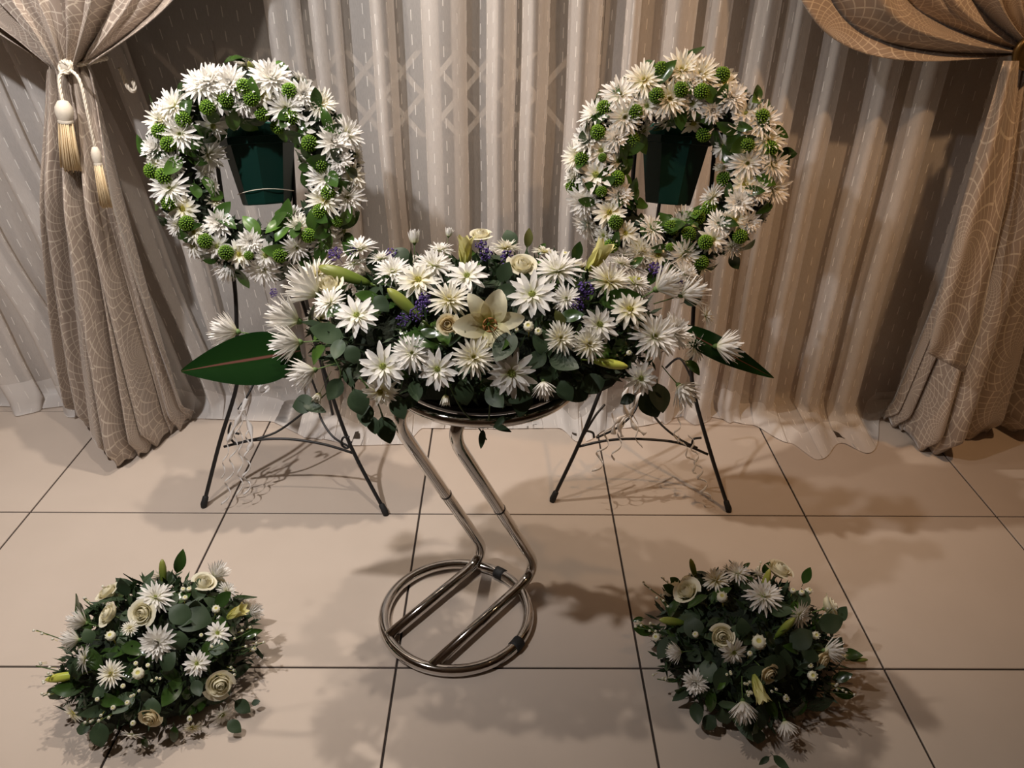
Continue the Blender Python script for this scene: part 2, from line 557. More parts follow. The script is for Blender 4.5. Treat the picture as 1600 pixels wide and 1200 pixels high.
def sheer(name, label, bands, xa, xb, yb, yf, seed, lean=None, ztop=2.55, ripple=.004):
    r = random.Random(seed)
    pts = [Vector((xa, yb, 0))]
    for (a, b_) in bands:
        wd = b_ - a
        ov = min(.40 * wd, .045)
        f = yf + r.uniform(-.012, .012)
        pts += [Vector((a + ov, yb + r.uniform(-.006, .006), 0)), Vector((a + ov * .5, yb - .015, 0)), Vector((a - .004, (yb + f) / 2, 0)),
                Vector((a + .005, f + .008, 0)), Vector((a + wd * .3, f - .016 - r.uniform(0, .012), 0)), Vector((a + wd * .68, f - .010 + r.uniform(-.004, .012), 0)), Vector((b_ - .006, f + .012, 0)),
                Vector((b_ + .004, (yb + f) / 2, 0)), Vector((b_ - ov * .5, yb - .015, 0)), Vector((b_ - ov, yb + r.uniform(-.006, .006), 0))]
    pts.append(Vector((xb, yb, 0)))
    # add gentle ripples on long back stretches
    full = []
    for p, q in zip(pts, pts[1:]):
        full.append(p)
        d = (q - p).length
        k = int(d / .045)
        for i in range(1, k):
            t = i / k
            pp = p.lerp(q, t)
            pp.y -= ripple * (i % 2) * r.uniform(.5, 1.5)
            full.append(pp)
    full.append(pts[-1])
    plan = catmull(full, 4)
    # resample
    L = [0]
    for p, q in zip(plan, plan[1:]):
        L.append(L[-1] + (q - p).length)
    n = int(L[-1] / .009)
    xs = np.interp(np.linspace(0, L[-1], n), L, [p.x for p in plan])
    ys = np.interp(np.linspace(0, L[-1], n), L, [p.y for p in plan])
    us = np.linspace(0, L[-1], n)
    ph = [r.uniform(0, 6.28) for _ in range(6)]
    zs = [2.55, 2.0, 1.7, 1.5] + list(np.linspace(1.42, .25, 36)) + list(np.linspace(.22, .05, 8))
    P, UV = [], []
    for z in zs:
        row, ru = [], []
        for i in range(n):
            x_, y_ = xs[i], ys[i]
            fl = (1.45 - z) / 1.45
            dx = (lean(x_) if lean else 0) * max(0, fl)
            wob = .010 * math.sin(z * 4.1 + x_ * 6 + ph[0]) + .006 * math.sin(z * 9 + x_ * 13 + ph[1])
            row.append((x_ + dx + wob * max(0, fl), y_ + wob * .8, z))
            ru.append((us[i], z))
        P.append(row); UV.append(ru)
    # floor part: curve forward to the hem
    last = P[-1]
    for k in range(1, 9):
        row, ru = [], []
        t = k / 8
        for i in range(n):
            x_, y_, _ = last[i]
            hy = interp(x_, HEMW)
            fy = max(0.012, y_ - hy - .0) * 1.0
            e = math.sin(t * math.pi / 2)
            yy = y_ - fy * (1 - math.cos(t * math.pi / 2)) ** .8
            zz = .05 - .045 * e + .010 * math.sin(t * math.pi) * math.sin(x_ * 40 + ph[2]) + .018 * math.sin(t * math.pi) * max(0, math.sin(x_ * 17 + ph[3]))
            row.append((x_ + .012 * t * math.sin(x_ * 23 + ph[4]), yy, max(.004, zz)))
            ru.append((us[i], .05 - (fy + .04) * t))
        P.append(row); UV.append(ru)
    vmin = UV[-1]
    for a, row in enumerate(UV):
        for i in range(n):
            row[i] = (row[i][0], row[i][1] - vmin[i][1])
    m_ = MB(); m_.grid(P, None, UV)
    o = m_.build(name, M['sheer'])
    o['label'] = label; o['category'] = 'curtain'; o['group'] = 'dashed sheer curtains'
    return o


def bx(px, D=2.56, py=5):
    return at_y(px, py, D).x


sheer('sheer_curtain', 'sheer dashed curtain hanging behind the tied left drape',
      [(bx(a, py=300), bx(b_, py=300)) for a, b_ in ((-260, -200), (-160, -110), (-60, 0), (40, 84), (118, 150), (190, 222))], bx(-420), bx(408), 2.64, 2.58, 3, lean=lambda x_: .16 + .16 * sm(-.9, -1.5, x_) if x_ < -.9 else .06)
sheer('sheer_curtain', 'sheer dashed curtain in the middle, hanging between the two wreaths',
      [(bx(a), bx(b_)) for a, b_ in ((411, 464), (481, 527), (577, 612), (659, 726), (762, 806), (818, 858), (892, 942))], bx(409), bx(950), 2.63, 2.545, 5)
sheer('sheer_curtain', 'tan-lit sheer dashed curtain behind the right wreath, puddling on the tiles',
      [(bx(a), bx(b_)) for a, b_ in ((983, 1003), (1045, 1091), (1110, 1146), (1184, 1222), (1238, 1276), (1306, 1346), (1394, 1440), (1462, 1512), (1600, 1650))],
      bx(951), bx(1800), 2.63, 2.55, 8, lean=lambda x_: -.03 if x_ > .7 else -.01)

# ------------------------------------------------------------------ heavy drapes
def bez(a, b_, c, d, t):
    q = 1 - t
    return a * q ** 3 + b_ * 3 * q * q * t + c * 3 * q * t * t + d * t ** 3


def fold(s, n, ph, sharp=.75):
    return abs(math.cos(math.pi * n * (s + .012 * math.sin(17 * s + ph)) + ph / 2)) ** .68


def drape_surface(upper, tie, lower_top, bottom, nfu, nfl, phu, phl, au, al, width, ns=220, nu=34, nl=52, yk=None):
    """upper(s)->(P0,P1,P2) bezier handles to tie(s); lower path from tie(s) to bottom(s)"""
    P, UV = [], []
    for i in range(nu):
        t = i / (nu - 1)
        row, ru = [], []
        for j in range(ns):
            s = j / (ns - 1)
            p0, p1, p2 = upper(s)
            p3 = tie(s)
            p = bez(p0, p1, p2, p3, t)
            d = bez(p0, p1, p2, p3, min(1, t + .02)) - bez(p0, p1, p2, p3, max(0, t - .02))
            nrm = Vector((0, -1, 0))
            side = d.cross(nrm)
            if side.length > 1e-6:
                side.normalize()
            env = (1 - t) ** .7 * .85 + .25
            a = au * env
            f1 = fold(s, nfu, phu, .8) + .06 * math.sin(2 * math.pi * nfu * 2.3 * s + 1.0 + t * 2) + .3 * math.sin(2 * math.pi * nfu * .4 * s)
            p = p + nrm * (a * f1) + side * (a * .10 * math.sin(2 * math.pi * nfu * s + phu))
            # small crinkles across the folds
            p = p + nrm * (.004 * env * math.sin(t * 60 + s * 50) * math.sin(s * 23 + 2))
            row.append(p); ru.append((s * width, 2.45 - 1.25 * t))
        P.append(row); UV.append(ru)
    for i in range(1, nl):
        t = i / (nl - 1)
        row, ru = [], []
        for j in range(ns):
            s = j / (ns - 1)
            a0, b0 = tie(s), bottom(s)
            k = lower_top(s, t)
            p = Vector((a0.x + (b0.x - a0.x) * k, a0.y + (b0.y - a0.y) * t ** 1.5, a0.z + (b0.z - a0.z) * t))
            env = .22 + .78 * sm(0, .35, t)
            f1 = fold(s, nfl, phl, .8) + .05 * math.sin(2 * math.pi * nfl * 2.1 * s + 2 + t * 1.5) + .40 * math.sin(2 * math.pi * nfl * .45 * s + 1.5 * t)
            a = al * env
            p = p + Vector((0, -1, 0)) * (a * f1 * (1 - .55 * sm(.93, 1, t))) + Vector((1, 0, 0)) * (a * .05 * math.sin(2 * math.pi * nfl * s + phl) * (1 - .5 * t))
            p.z = max(p.z, .006)
            row.append(p); ru.append((s * width, 1.2 - 1.25 * t))
        P.append(row); UV.append(ru)
    m_ = MB(); m_.grid(P, None, UV)
    return m_


def solid(o, th=.003):
    md = o.modifiers.new('thickness', 'SOLIDIFY'); md.thickness = th; md.offset = 0


# left drape
LT0, LT1 = at_y(84, 100, 2.40), at_y(146, 100, 2.40)


def l_tie(s):
    return LT0.lerp(LT1, s) + Vector((0, -.035 * math.sin(math.pi * s), 0))


def l_upper(s):
    p3 = l_tie(s)
    p0 = Vector((-2.15 + 1.62 * s, 2.46, 2.46))
    ang = math.radians(128 - 100 * s)
    p2 = p3 + Vector((math.cos(ang), 0, math.sin(ang))) * (.20 + .06 * s)
    p1 = p0 + Vector((0, 0, -.75 - .25 * s * s))
    return p0, p1, p2


LB = [(0, (118, 640)), (.14, (140, 676)), (.28, (166, 704)), (.42, (192, 728)), (.56, (218, 712)), (.72, (248, 694)), (.86, (280, 672)), (1, (310, 646))]
LBX = [(s, at_z(px, py, .006).x) for s, (px, py) in LB]
LBY = [(s, at_z(px, py, .006).y + .035) for s, (px, py) in LB]


def l_bottom(s):
    return Vector((float(np.interp(s, *zip(*LBX))), interp(s, LBY), .006 + .02 * math.sin(s * 40) ** 2))


drape_l = thing('tied_drape', 'taupe satin drape with web pattern at left, pinched by a tasselled cord', 'curtain', loc=(l_tie(.5).x, 2.4, 0))
inv = Matrix.Translation((-l_tie(.5).x, -2.4, 0))
o = drape_surface(l_upper, l_tie, lambda s, t: sm(-.15, 1.25, t) * .55 + .45 * t ** .75, l_bottom, 8.0, 7.0, .6, .4, .12, .095, 1.5).build('drape_panel', M['drape'], drape_l, M=inv)
solid(o)

# right drape
RT = at_y(1604, 72, 2.42)


def r_tie(s):
    return RT + Vector(((s - .5) * .07, -.03 * math.sin(math.pi * s), .035 * (s - .5)))


def r_upper(s):
    p3 = r_tie(s)
    p0 = Vector((.60 + 1.75 * s ** .8, 2.46, 2.46))
    ang = math.radians(186 - 104 * s ** .9)
    ln = .47 * (1 - s) ** 1.5 + .22
    p2 = p3 + Vector((math.cos(ang) * ln, -.02, math.sin(ang) * ln))
    p1 = p0 + Vector((.05, 0, -1.10 + .5 * s))
    return p0, p1, p2


RB = [(0, (1376, 652)), (.12, (1400, 668)), (.25, (1432, 698)), (.36, (1462, 706)), (.48, (1502, 692)), (.62, (1550, 668)), (.8, (1640, 668)), (1, (1740, 668))]
RBX = [(s, at_z(px, py, .006).x) for s, (px, py) in RB]
RBY = [(s, at_z(px, py, .006).y + .035) for s, (px, py) in RB]


def r_bottom(s):
    return Vector((float(np.interp(s, *zip(*RBX))), interp(s, RBY), .006 + .02 * math.sin(s * 37) ** 2))


drape_r = thing('held_back_drape', 'taupe satin drape with web pattern at right, swagged into a round holdback', 'curtain', loc=(RT.x, 2.42, 0))
invr = Matrix.Translation((-RT.x, -2.42, 0))
o = drape_surface(r_upper, r_tie, lambda s, t: t ** (.24 + .5 * s), r_bottom, 9.0, 7.0, .3, 1.4, .12, .115, 1.7).build('drape_panel', M['drape'], drape_r, M=invr)
solid(o)
# turned-out flap of the right drape ending in its own hem
FL = [(1568, 95, 1592, 95), (1540, 190, 1585, 200), (1500, 330, 1568, 330), (1474, 440, 1545, 440), (1452, 540, 1530, 520), (1450, 552, 1506, 582)]
P, UV = [], []
rows = 26
for i in range(rows):
    t = i / (rows - 1) * (len(FL) - 1)
    k = min(len(FL) - 2, int(t)); q = t - k
    a = [FL[k][c] * (1 - q) + FL[k + 1][c] * q for c in range(4)]
    row, ru = [], []
    for j in range(18):
        s = j / 17
        D = 2.31 - .12 * sm(0, 3.5, t) - .030 * math.sin(s * math.pi) + .012 * math.sin(s * 9 + t)
        row.append(at_y(a[0] + (a[2] - a[0]) * s, a[1] + (a[3] - a[1]) * s, D))
        ru.append((.9 + s * .22, 1.2 - t * .16))
    P.append(row); UV.append(ru)
m_ = MB(); m_.grid(P, None, UV)
solid(m_.build('drape_flap', M['drape'], drape_r, M=invr))

# holdback boss
hb = thing('curtain_holdback', 'round antique brass holdback at the right edge gathering the drape', 'holdback', loc=at_y(1608, 82, 2.33))
MX = Matrix.Rotation(math.pi / 2, 4, 'X')
m_ = MB(); m_.lathe([(.0001, .012), (.018, .013), (.024, .008), (.030, .012), (.040, .016), (.046, .010), (.046, 0), (.0001, 0)], 32, MX); m_.build('rosette', M['brass'], hb)
m_ = MB(); m_.tube([(0, 0, 0), (0, .20, .0)], .008, 10); m_.build('post', M['brass'], hb)

# ------------------------------------------------------------------ tie cord with tassels
def rope(m_, pts, r, twist=160):
    pts = catmull(pts, 10)
    L = 0
    frames = []
    up = None
    for i, p in enumerate(pts):
        d = (pts[min(len(pts) - 1, i + 1)] - pts[max(0, i - 1)]).normalized()
        if up is None:
            up = d.orthogonal().normalized()
        up = (up - d * up.dot(d)).normalized()
        frames.append((p, up.copy(), d.cross(up), L))
        if i < len(pts) - 1:
            L += (pts[i + 1] - p).length
    for k in range(3):
        strand = []
        for p, u_, v_, l in frames:
            a = l * twist + k * 2.0944
            strand.append(p + (u_ * math.cos(a) + v_ * math.sin(a)) * r * .55)
        m_.tube(strand, r * .62, 6)


TC = at_y(104, 104, 2.33)
tb_ = thing('tasselled_tieback', 'ivory twisted cord tied round the left drape, with two tassels', 'tieback', loc=TC)
m_ = MB()
loop = []
for k in range(13):
    a = math.pi * 2 * k / 12
    loop.append(Vector((.012 + .062 * math.cos(a), .075 - .045 * math.sin(a), .0 + .012 * math.cos(a))))
rope(m_, loop, .006)
m_.build('cord_loop', M['cord'], tb_)
m_ = MB()
for rr in (0, 1.1, 2.2):
    pts = [Vector((.016 * math.cos(a + rr), -.004 + .012 * math.sin(a), .014 * math.sin(a + rr))) for a in np.linspace(0, 6.28, 9)]
    rope(m_, pts, .005)
m_.lathe([(.0001, .016), (.013, .011), (.017, 0), (.013, -.011), (.0001, -.016)], 14)
m_.build('knot', M['cord'], tb_)


def tassel(parent, base, top, L_cord_pts, rs, hh, sk):
    ta = MB(); rope(ta, L_cord_pts, .0042); ta.build('cord', M['cord'], parent)
    d = (base - top).normalized()
    fr = frame_z(top, -d)
    h = MB(); h.lathe([(.0001, .004), (rs * .55, .0), (rs * .95, -hh * .3), (rs, -hh * .6), (rs * .8, -hh * .92), (rs * .72, -hh)], 20, fr, lobe=lambda a, i: 1 + .05 * math.sin(a * 10))
    hd = h.build('tassel_head', M['cord'], parent)
    k = MB()
    k.lathe([(rs * .80, -hh * .93), (rs * .86, -hh * 1.02), (rs * .80, -hh * 1.1)], 20, fr); k.build('tassel_collar', M['cord'], hd)
    k = MB()
    rr = random.Random(3)
    for q in range(110):
        a = rr.uniform(0, 6.283); ra = rs * .75 * math.sqrt(rr.random())
        p0 = fr @ Vector((ra * math.cos(a), ra * math.sin(a), -hh * .98))
        f_ = 1.25 + .35 * rr.random()
        p1 = fr @ Vector((ra * f_ * math.cos(a), ra * f_ * math.sin(a), -hh - sk * rr.uniform(.92, 1.0)))
        k.tube([p0, p0.lerp(p1, .5) + Vector((0, -.002, 0)), p1], .0016, 4)
    k.lathe([(rs * .70, -hh), (rs * .82, -hh - sk * .5), (rs * .95, -hh - sk * .93), (.0001, -hh - sk * .93)], 16, fr)
    k.build('tassel_skirt', M['tassel'], parent)


def rel(px, py, D):
    return at_y(px, py, D) - TC


tassel(tb_, rel(112, 262, 2.27), rel(98, 158, 2.275), [rel(102, 108, 2.32), rel(93, 120, 2.30), rel(94, 140, 2.285), rel(98, 158, 2.275)], .0235, .052, .135)
tassel(tb_, rel(168, 330, 2.27), rel(148, 230, 2.275), [rel(108, 108, 2.32), rel(124, 125, 2.29), rel(136, 175, 2.275), rel(148, 230, 2.275)], .0135, .045, .125)
m_ = MB()
LC = at_y(197, 122, 2.44)
rope(m_, [at_y(x_, y_, 2.44) - LC for x_, y_ in ((187, 106), (192, 118), (198, 133), (206, 142), (211, 138), (207, 125))], .0055)
m_.build('loose_cord', M['cord'], M=Matrix.Translation(LC), label='short hooked end of ivory cord against the sheer, right of the tied drape', category='cord')

# ------------------------------------------------------------------ flower meshes (unit radius, facing +Z)
def petal(m_, L, W, az, r0, z0, e0, e1, cup=.25, n=5, t0=0.0, t1=1.0, tip=.35, jit=None):
    ca, sa = math.cos(az), math.sin(az)
    side = Vector((-sa, ca, 0))
    p = Vector((r0 * ca, r0 * sa, z0))
    rows, T = [], []
    for i in range(n + 1):
        t = i / n
        e = e0 + (e1 - e0) * t
        d = Vector((ca * math.cos(e), sa * math.cos(e), math.sin(e)))
        nr = Vector((-ca * math.sin(e), -sa * math.sin(e), math.cos(e)))
        if i:
            p = p + d * (L / n)
        prof_ = (.45 + .55 * min(1, t / .45)) if t < .55 else 1 - (1 - tip) * ((t - .55) / .45) ** 2.2
        wd = W * prof_ * .5
        tt = t0 + (t1 - t0) * t
        rows.append([p - side * wd + nr * cup * wd, p, p + side * wd + nr * cup * wd]); T.append([tt] * 3)
    # blunt point
    e = e1
    p2 = p + Vector((ca * math.cos(e), sa * math.cos(e), math.sin(e))) * W * .22
    rows.append([p2 - side * W * .06, p2, p2 + side * W * .06]); T.append([t1] * 3)
    m_.grid(rows, T)


def mum(seed, layers, mat, jt=14):
    r = random.Random(seed)
    m_ = MB()
    for (n, L, W, e0, e1, r0, z0, cup, tb0) in layers:
        of = r.random()
        for k in range(n):
            az = (k + of + r.uniform(-.25, .25)) / n * 2 * math.pi
            petal(m_, L * r.uniform(.82, 1.06), W * r.uniform(.85, 1.15), az, r0, z0, math.radians(e0 + r.uniform(-8, 8)), math.radians(e1 + r.uniform(-jt, jt)), cup, 4, tb0, 1)
    return m_.mesh('chrysanthemum', mat)


def disc_mesh(rad, h, mat, n=14):
    m_ = MB()
    m_.lathe([(rad, -.02), (rad * .95, h * .5), (rad * .6, h), (.0001, h * .85)], n)
    r = random.Random(1)
    for k in range(26):
        a, q = r.uniform(0, 6.28), rad * .85 * math.sqrt(r.random())
        c = Vector((q * math.cos(a), q * math.sin(a), h * .75))
        m_.tube([c, c + Vector((math.cos(a) * .01, math.sin(a) * .01, h * .7))], [rad * .13, rad * .07], 4)
    return m_.mesh('flower_center', mat)


def stem_mesh(L, rad=.03):
    m_ = MB()
    m_.tube([(0, 0, .02), (.02, .01, -L * .5), (0, 0, -L)], [rad * 1.3, rad, rad], 6)
    m_.lathe([(.0001, -.22), (.10, -.16), (.17, -.02), (.12, .03)], 10)
    return m_.mesh('stem', M['calyx'])


SP = [(19, .93, .145, 4, -6, .07, 0, .5, .0), (17, .87, .145, 20, 12, .07, .02, .5, .0), (14, .74, .13, 38, 36, .06, .04, .5, .05), (10, .48, .12, 60, 66, .05, .05, .5, .05)]
DA = [(12, .90, .25, 2, -8, .10, 0, .3, 0), (11, .84, .24, 14, 6, .10, .02, .3, 0), (8, .55, .19, 36, 30, .09, .04, .4, .05)]
FU = [(17, .90, .20, -2, 4, .08, 0, .35, .25), (16, .84, .20, 14, 22, .08, .03, .4, .25), (15, .74, .19, 30, 44, .07, .06, .4, .25), (13, .60, .18, 48, 66, .06, .08, .5, .3), (9, .44, .16, 66, 88, .04, .1, .5, .3), (5, .32, .14, 80, 100, .02, .1, .5, .3)]
BR = [(16, 1.15, .20, 34, 44, .12, 0, .4, .12), (15, 1.28, .19, 50, 54, .10, .02, .4, .12), (12, 1.34, .18, 64, 68, .08, .03, .4, .12), (8, 1.36, .17, 78, 82, .04, .03, .4, .12)]
BU = [(13, 1.0, .24, 62, 84, .28, 0, .5, .1), (10, 1.0, .22, 72, 92, .2, .02, .5, .1), (6, .95, .2, 82, 96, .1, .02, .5, .1)]
FLW = {
    'sp': [(mum(11, SP, M['white']), disc_mesh(.12, .10, M['gdisc'])), (mum(12, SP, M['white']), disc_mesh(.12, .10, M['gdisc'])), (mum(13, SP, M['cream']), disc_mesh(.15, .10, M['disc']))],
    'da': [(mum(21, DA, M['white']), disc_mesh(.17, .12, M['gdisc'])), (mum(22, DA, M['white']), disc_mesh(.15, .12, M['gdisc'])), (mum(23, DA, M['cream']), disc_mesh(.18, .12, M['disc']))],
    'fu': [(mum(31, FU, M['white']), disc_mesh(.08, .10, M['gdisc'])), (mum(32, FU, M['white']), disc_mesh(.08, .10, M['gdisc']))],
    'br': [(mum(41, BR, M['white'], 5), disc_mesh(.12, .15, M['gdisc'])), (mum(42, BR, M['white'], 5), disc_mesh(.12, .15, M['gdisc']))],
    'bu': [(mum(51, BU, M['white']), disc_mesh(.10, .15, M['gdisc'])), (mum(52, BU, M['cream']), disc_mesh(.10, .15, M['gdisc']))],
}
STEM = stem_mesh(1.5)
STEM_L = stem_mesh(3.0, .022)


def pom_mesh():
    m_ = MB()
    n = 84
    m_.lathe([(.0001, -.55), (.5, -.4), (.74, 0), (.62, .42), (.35, .62), (.0001, .66)], 14)
    for k in range(n):
        zz = 1 - 1.5 * (k + .5) / n
        a = k * 2.399963
        q = math.sqrt(max(0, 1 - zz * zz))
        d = Vector((q * math.cos(a), q * math.sin(a), zz))
        u_ = d.orthogonal().normalized(); v_ = d.cross(u_)
        b = len(m_.v)
        for j in range(4):
            aa = j * math.pi / 2
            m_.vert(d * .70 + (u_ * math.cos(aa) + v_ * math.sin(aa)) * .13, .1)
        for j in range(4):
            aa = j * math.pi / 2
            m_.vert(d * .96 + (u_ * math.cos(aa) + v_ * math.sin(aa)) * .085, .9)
        for j in range(4):
            j2 = (j + 1) % 4
            m_.f.append((b + j, b + j2, b + 4 + j2, b + 4 + j))
        m_.f.append((b + 4, b + 5, b + 6, b + 7))
    return m_.mesh('button_pom', M['pom'])


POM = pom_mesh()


def rose_mesh(seed, mat):
    r = random.Random(seed)
    m_ = MB()
    # (petals, radius, height, half-width angle, outward roll of the rim, closing of the rim)
    layers = [(5, .86, .92, .95, .34, 0.0), (5, .70, 1.02, .90, .14, .04), (4, .54, 1.10, 1.0, .04, .14), (3, .38, 1.14, 1.25, 0, .22), (3, .24, 1.15, 1.3, 0, .20), (2, .13, 1.14, 1.8, 0, .15)]
    for (n, R, H, wa, fl, cl) in layers:
        of = r.random()
        for k in range(n):
            a0 = (k + of + r.uniform(-.12, .12)) / n * 6.283
            qr, qh, fk = r.uniform(.90, 1.10), r.uniform(.93, 1.05), fl * r.uniform(.2, 1.5)
            rows, T = [], []
            for i in range(8):
                v = i / 7
                row = []
                for j in range(7):
                    u_ = j / 3 - 1
                    bul = .22 + .78 * math.sin(min(1, v / .6) * math.pi / 2) ** .8
                    rim = max(0, v - .6) / .4
                    rad = R * qr * bul * (1 - cl * rim * rim) * (1 + .07 * u_ * (1 if seed % 2 else -1)) + fk * rim ** 1.6
                    a = a0 + u_ * wa * (.5 + .5 * min(1, v * 1.8))
                    z = -.55 + H * qh * (v - .09 * u_ * u_ * v) - fk * .7 * max(0, rim - .45)
                    row.append(Vector((rad * math.cos(a), rad * math.sin(a), z)))
                rows.append(row); T.append([.05 + .95 * v] * 7)
            m_.grid(rows, T)
    return m_.mesh('rose', mat)


ROSE = [rose_mesh(1, M['rose']), rose_mesh(2, M['rose'])]
ROSEP = rose_mesh(3, M['peach'])


def sepal_mesh():
    m_ = MB()
    for k in range(5):
        petal(m_, .7, .28, k * 1.2566, .12, -.52, math.radians(-10), math.radians(50), .3, 4)
    m_.lathe([(.0001, -.75), (.12, -.7), (.2, -.55), (.15, -.45)], 10)
    m_.tube([(0, 0, -.7), (0, 0, -2.2)], .06, 6)
    return m_.mesh('sepals', M['calyx'])


SEPAL = sepal_mesh()


def bud_mesh(mat):
    m_ = MB()
    prof_ = [(.0001, -1.0), (.07, -.97), (.13, -.8), (.19, -.45), (.23, 0), (.225, .35), (.17, .7), (.08, .93), (.0001, 1.0)]
    m_.lathe(prof_, 18, lobe=lambda a, i: 1 - .13 * abs(math.cos(1.5 * a)) ** 8, t=[.02, .05, .2, .4, .6, .75, .85, .95, 1])
    m_.tube([(0, 0, -.95), (.03, 0, -1.6)], .05, 6, t=.02)
    return m_.mesh('lily_bud', mat)


LBUD, GBUD = bud_mesh(M['lbud']), bud_mesh(M['gbud'])


def lily_mesh(e0, e1, W, mat, seed):
    r = random.Random(seed)
    m_ = MB()
    for k in range(6):
        az = k * 1.0472 + r.uniform(-.1, .1)
        inner = k % 2
        ca, sa = math.cos(az), math.sin(az)
        side = Vector((-sa, ca, 0))
        p = Vector((.06 * ca, .06 * sa, -.35 + .02 * inner))
        rows, T = [], []
        n = 9
        for i in range(n + 1):
            t = i / n
            e = math.radians(e0 + (e1 - e0) * t ** 1.4 + r.uniform(-2, 2))
            d = Vector((ca * math.cos(e), sa * math.cos(e), math.sin(e)))
            nr = Vector((-ca * math.sin(e), -sa * math.sin(e), math.cos(e)))
            if i:
                p = p + d * (1.15 / n)
            wd = W * (1.15 if inner else .85) * max(.03, math.sin(math.pi * (t * .93 + .05)) ** .75) * .5
            row = []
            for j in range(5):
                u_ = j / 2 - 1
                row.append(p + side * wd * u_ + nr * wd * (.35 * u_ * u_ - .08 * (u_ == 0)) + nr * .015 * math.sin(t * 14 + u_ * 3))
            rows.append(row); T.append([t] * 5)
        m_.grid(rows, T)
    return m_.mesh('lily', mat)


LILY = lily_mesh(62, -25, .62, M['lily'], 4)
LILYH = lily_mesh(86, 66, .42, M['lilyy'], 5)


def stamen_mesh():
    m_ = MB()
    for k in range(6):
        a = k * 1.0472 + .3
        p0 = Vector((.03 * math.cos(a), .03 * math.sin(a), -.3)); p1 = Vector((.18 * math.cos(a), .18 * math.sin(a), .42))
        m_.tube([p0, p1], .014, 5)
        tv = Vector((-math.sin(a), math.cos(a), 0))
        m_.tube([p1 - tv * .09, p1, p1 + tv * .09], [.012, .035, .012], 6)
    return m_.mesh('stamens', M['anther'])


STAM = stamen_mesh()


def leaf_mesh(name, W, mat, fold_=.25, bend=.25, shape=1.0, n=8, vein=None, tip=.04):
    """unit length along +Y, face +Z"""
    m_ = MB()
    rows, T = [], []
    for i in range(n + 1):
        t = i / n
        wd = W * .5 * max(tip if i == n else .06, math.sin(math.pi * (t ** shape)) ** .8)
        y = t * math.cos(bend * t); z = -bend * t * t * .8
        row, tr = [], []
        for j, u_ in enumerate((-1, -.5, 0, .5, 1)):
            row.append(Vector((u_ * wd, y, z + fold_ * wd * abs(u_) + .012 * math.sin(9 * t + u_ * 2))))
            tr.append(abs(u_) if vein else t * .999 + .001)
        rows.append(row); T.append(tr)
    m_.grid(rows, T)
    m_.tube([(0, -.18, .0), (0, -.05, .005), (0, .05, .003)], [.016, .018, .010], 5, t=.01)
    return m_.mesh(name, mat)


LEAF = {
    'gl': [leaf_mesh('glossy_leaf', .46, M['leaf'], .3, .35, .9), leaf_mesh('glossy_leaf', .52, M['leaf'], .15, -.2, .9), leaf_mesh('glossy_leaf', .42, M['leaf'], .4, .6, .8)],
    'll': [leaf_mesh('light_leaf', .5, M['lleaf'], .25, .4, .9)],
    'eu': [leaf_mesh('eucalyptus_leaf', .72, M['euc'], .10, .2, .85), leaf_mesh('eucalyptus_leaf', .66, M['euc'], .2, -.3, .8), leaf_mesh('eucalyptus_leaf', .80, M['euc'], .05, .4, .9)],
    'el': [leaf_mesh('narrow_eucalyptus_leaf', .36, M['euc'], .25, .3, .8), leaf_mesh('narrow_eucalyptus_leaf', .42, M['euc'], .2, -.25, .75)],
    'ol': [leaf_mesh('olive_leaf', .45, M['olive'], .2, .3, .85)],
}


def ti_leaf(bend):
    m_ = MB()
    rows, T = [], []
    n = 22
    for i in range(n + 1):
        t = i / n
        wd = .17 * max(.02, math.sin(math.pi * min(1, (t * .96 + .03)) ** .70) ** .85)
        z = -bend * t * t + .02 * math.sin(t * 7)
        row, tr = [], []
        for j in range(9):
            u_ = j / 4 - 1
            row.append(Vector((u_ * wd, t, z + .14 * wd * abs(u_) + .0015 * math.sin(t * 40 + abs(u_) * 5)))); tr.append(abs(u_) + .001)
        rows.append(row); T.append(tr)
    m_.grid(rows, T)
    return m_


def statice_mesh(seed):
    r = random.Random(seed)
    m_ = MB()
    m_.tube([(0, 0, -1.8), (.02, 0, -.9), (0, 0, 0)], .035, 5)
    for k in range(46):
        d = Vector((r.uniform(-1, 1), r.uniform(-1, 1), r.uniform(-.7, 1)))
        if d.length > 1:
            d.normalize()
        c = d * .85
        if k % 4 == 0:
            m_.tube([(0, 0, -.6), c], .02, 4)
        s_ = r.uniform(.10, .19)
        u_ = Vector((r.uniform(-1, 1), r.uniform(-1, 1), r.uniform(-1, 1))).normalized()
        v_ = u_.orthogonal().normalized(); x_ = u_.cross(v_)
        b = len(m_.v)
        m_.vert(c - u_ * s_ * .8)
        for q in range(5):
            a = q * 1.2566
            m_.vert(c + (v_ * math.cos(a) + x_ * math.sin(a)) * s_ + u_ * s_ * .4)
        m_.vert(c + u_ * s_ * .1)
        for q in range(5):
            q2 = (q + 1) % 5
            m_.f.append((b, b + 1 + q2, b + 1 + q)); m_.f.append((b + 6, b + 1 + q, b + 1 + q2))
    return m_.mesh('statice_sprig', M['violet'])


STAT = [statice_mesh(1), statice_mesh(2)]


def fblos_mesh():
    m_ = MB()
    m_.lathe([(.0001, -.8), (.45, -.5), (.7, 0), (.62, .5), (.30, .72), (.22, .60), (.0001, .62)], 10, t=[.6, .8, 1, .9, .6, .1, .05])
    for k in range(9):
        petal(m_, .55, .35, k * .698, .45, .1, math.radians(40), math.radians(75), .4, 3, .5, 1)
    m_.tube([(0, 0, -.7), (.3, .1, -3)], .10, 5, t=.05)
    return m_.mesh('filler_blossom', M['fblos'])


FBLOS = fblos_mesh()


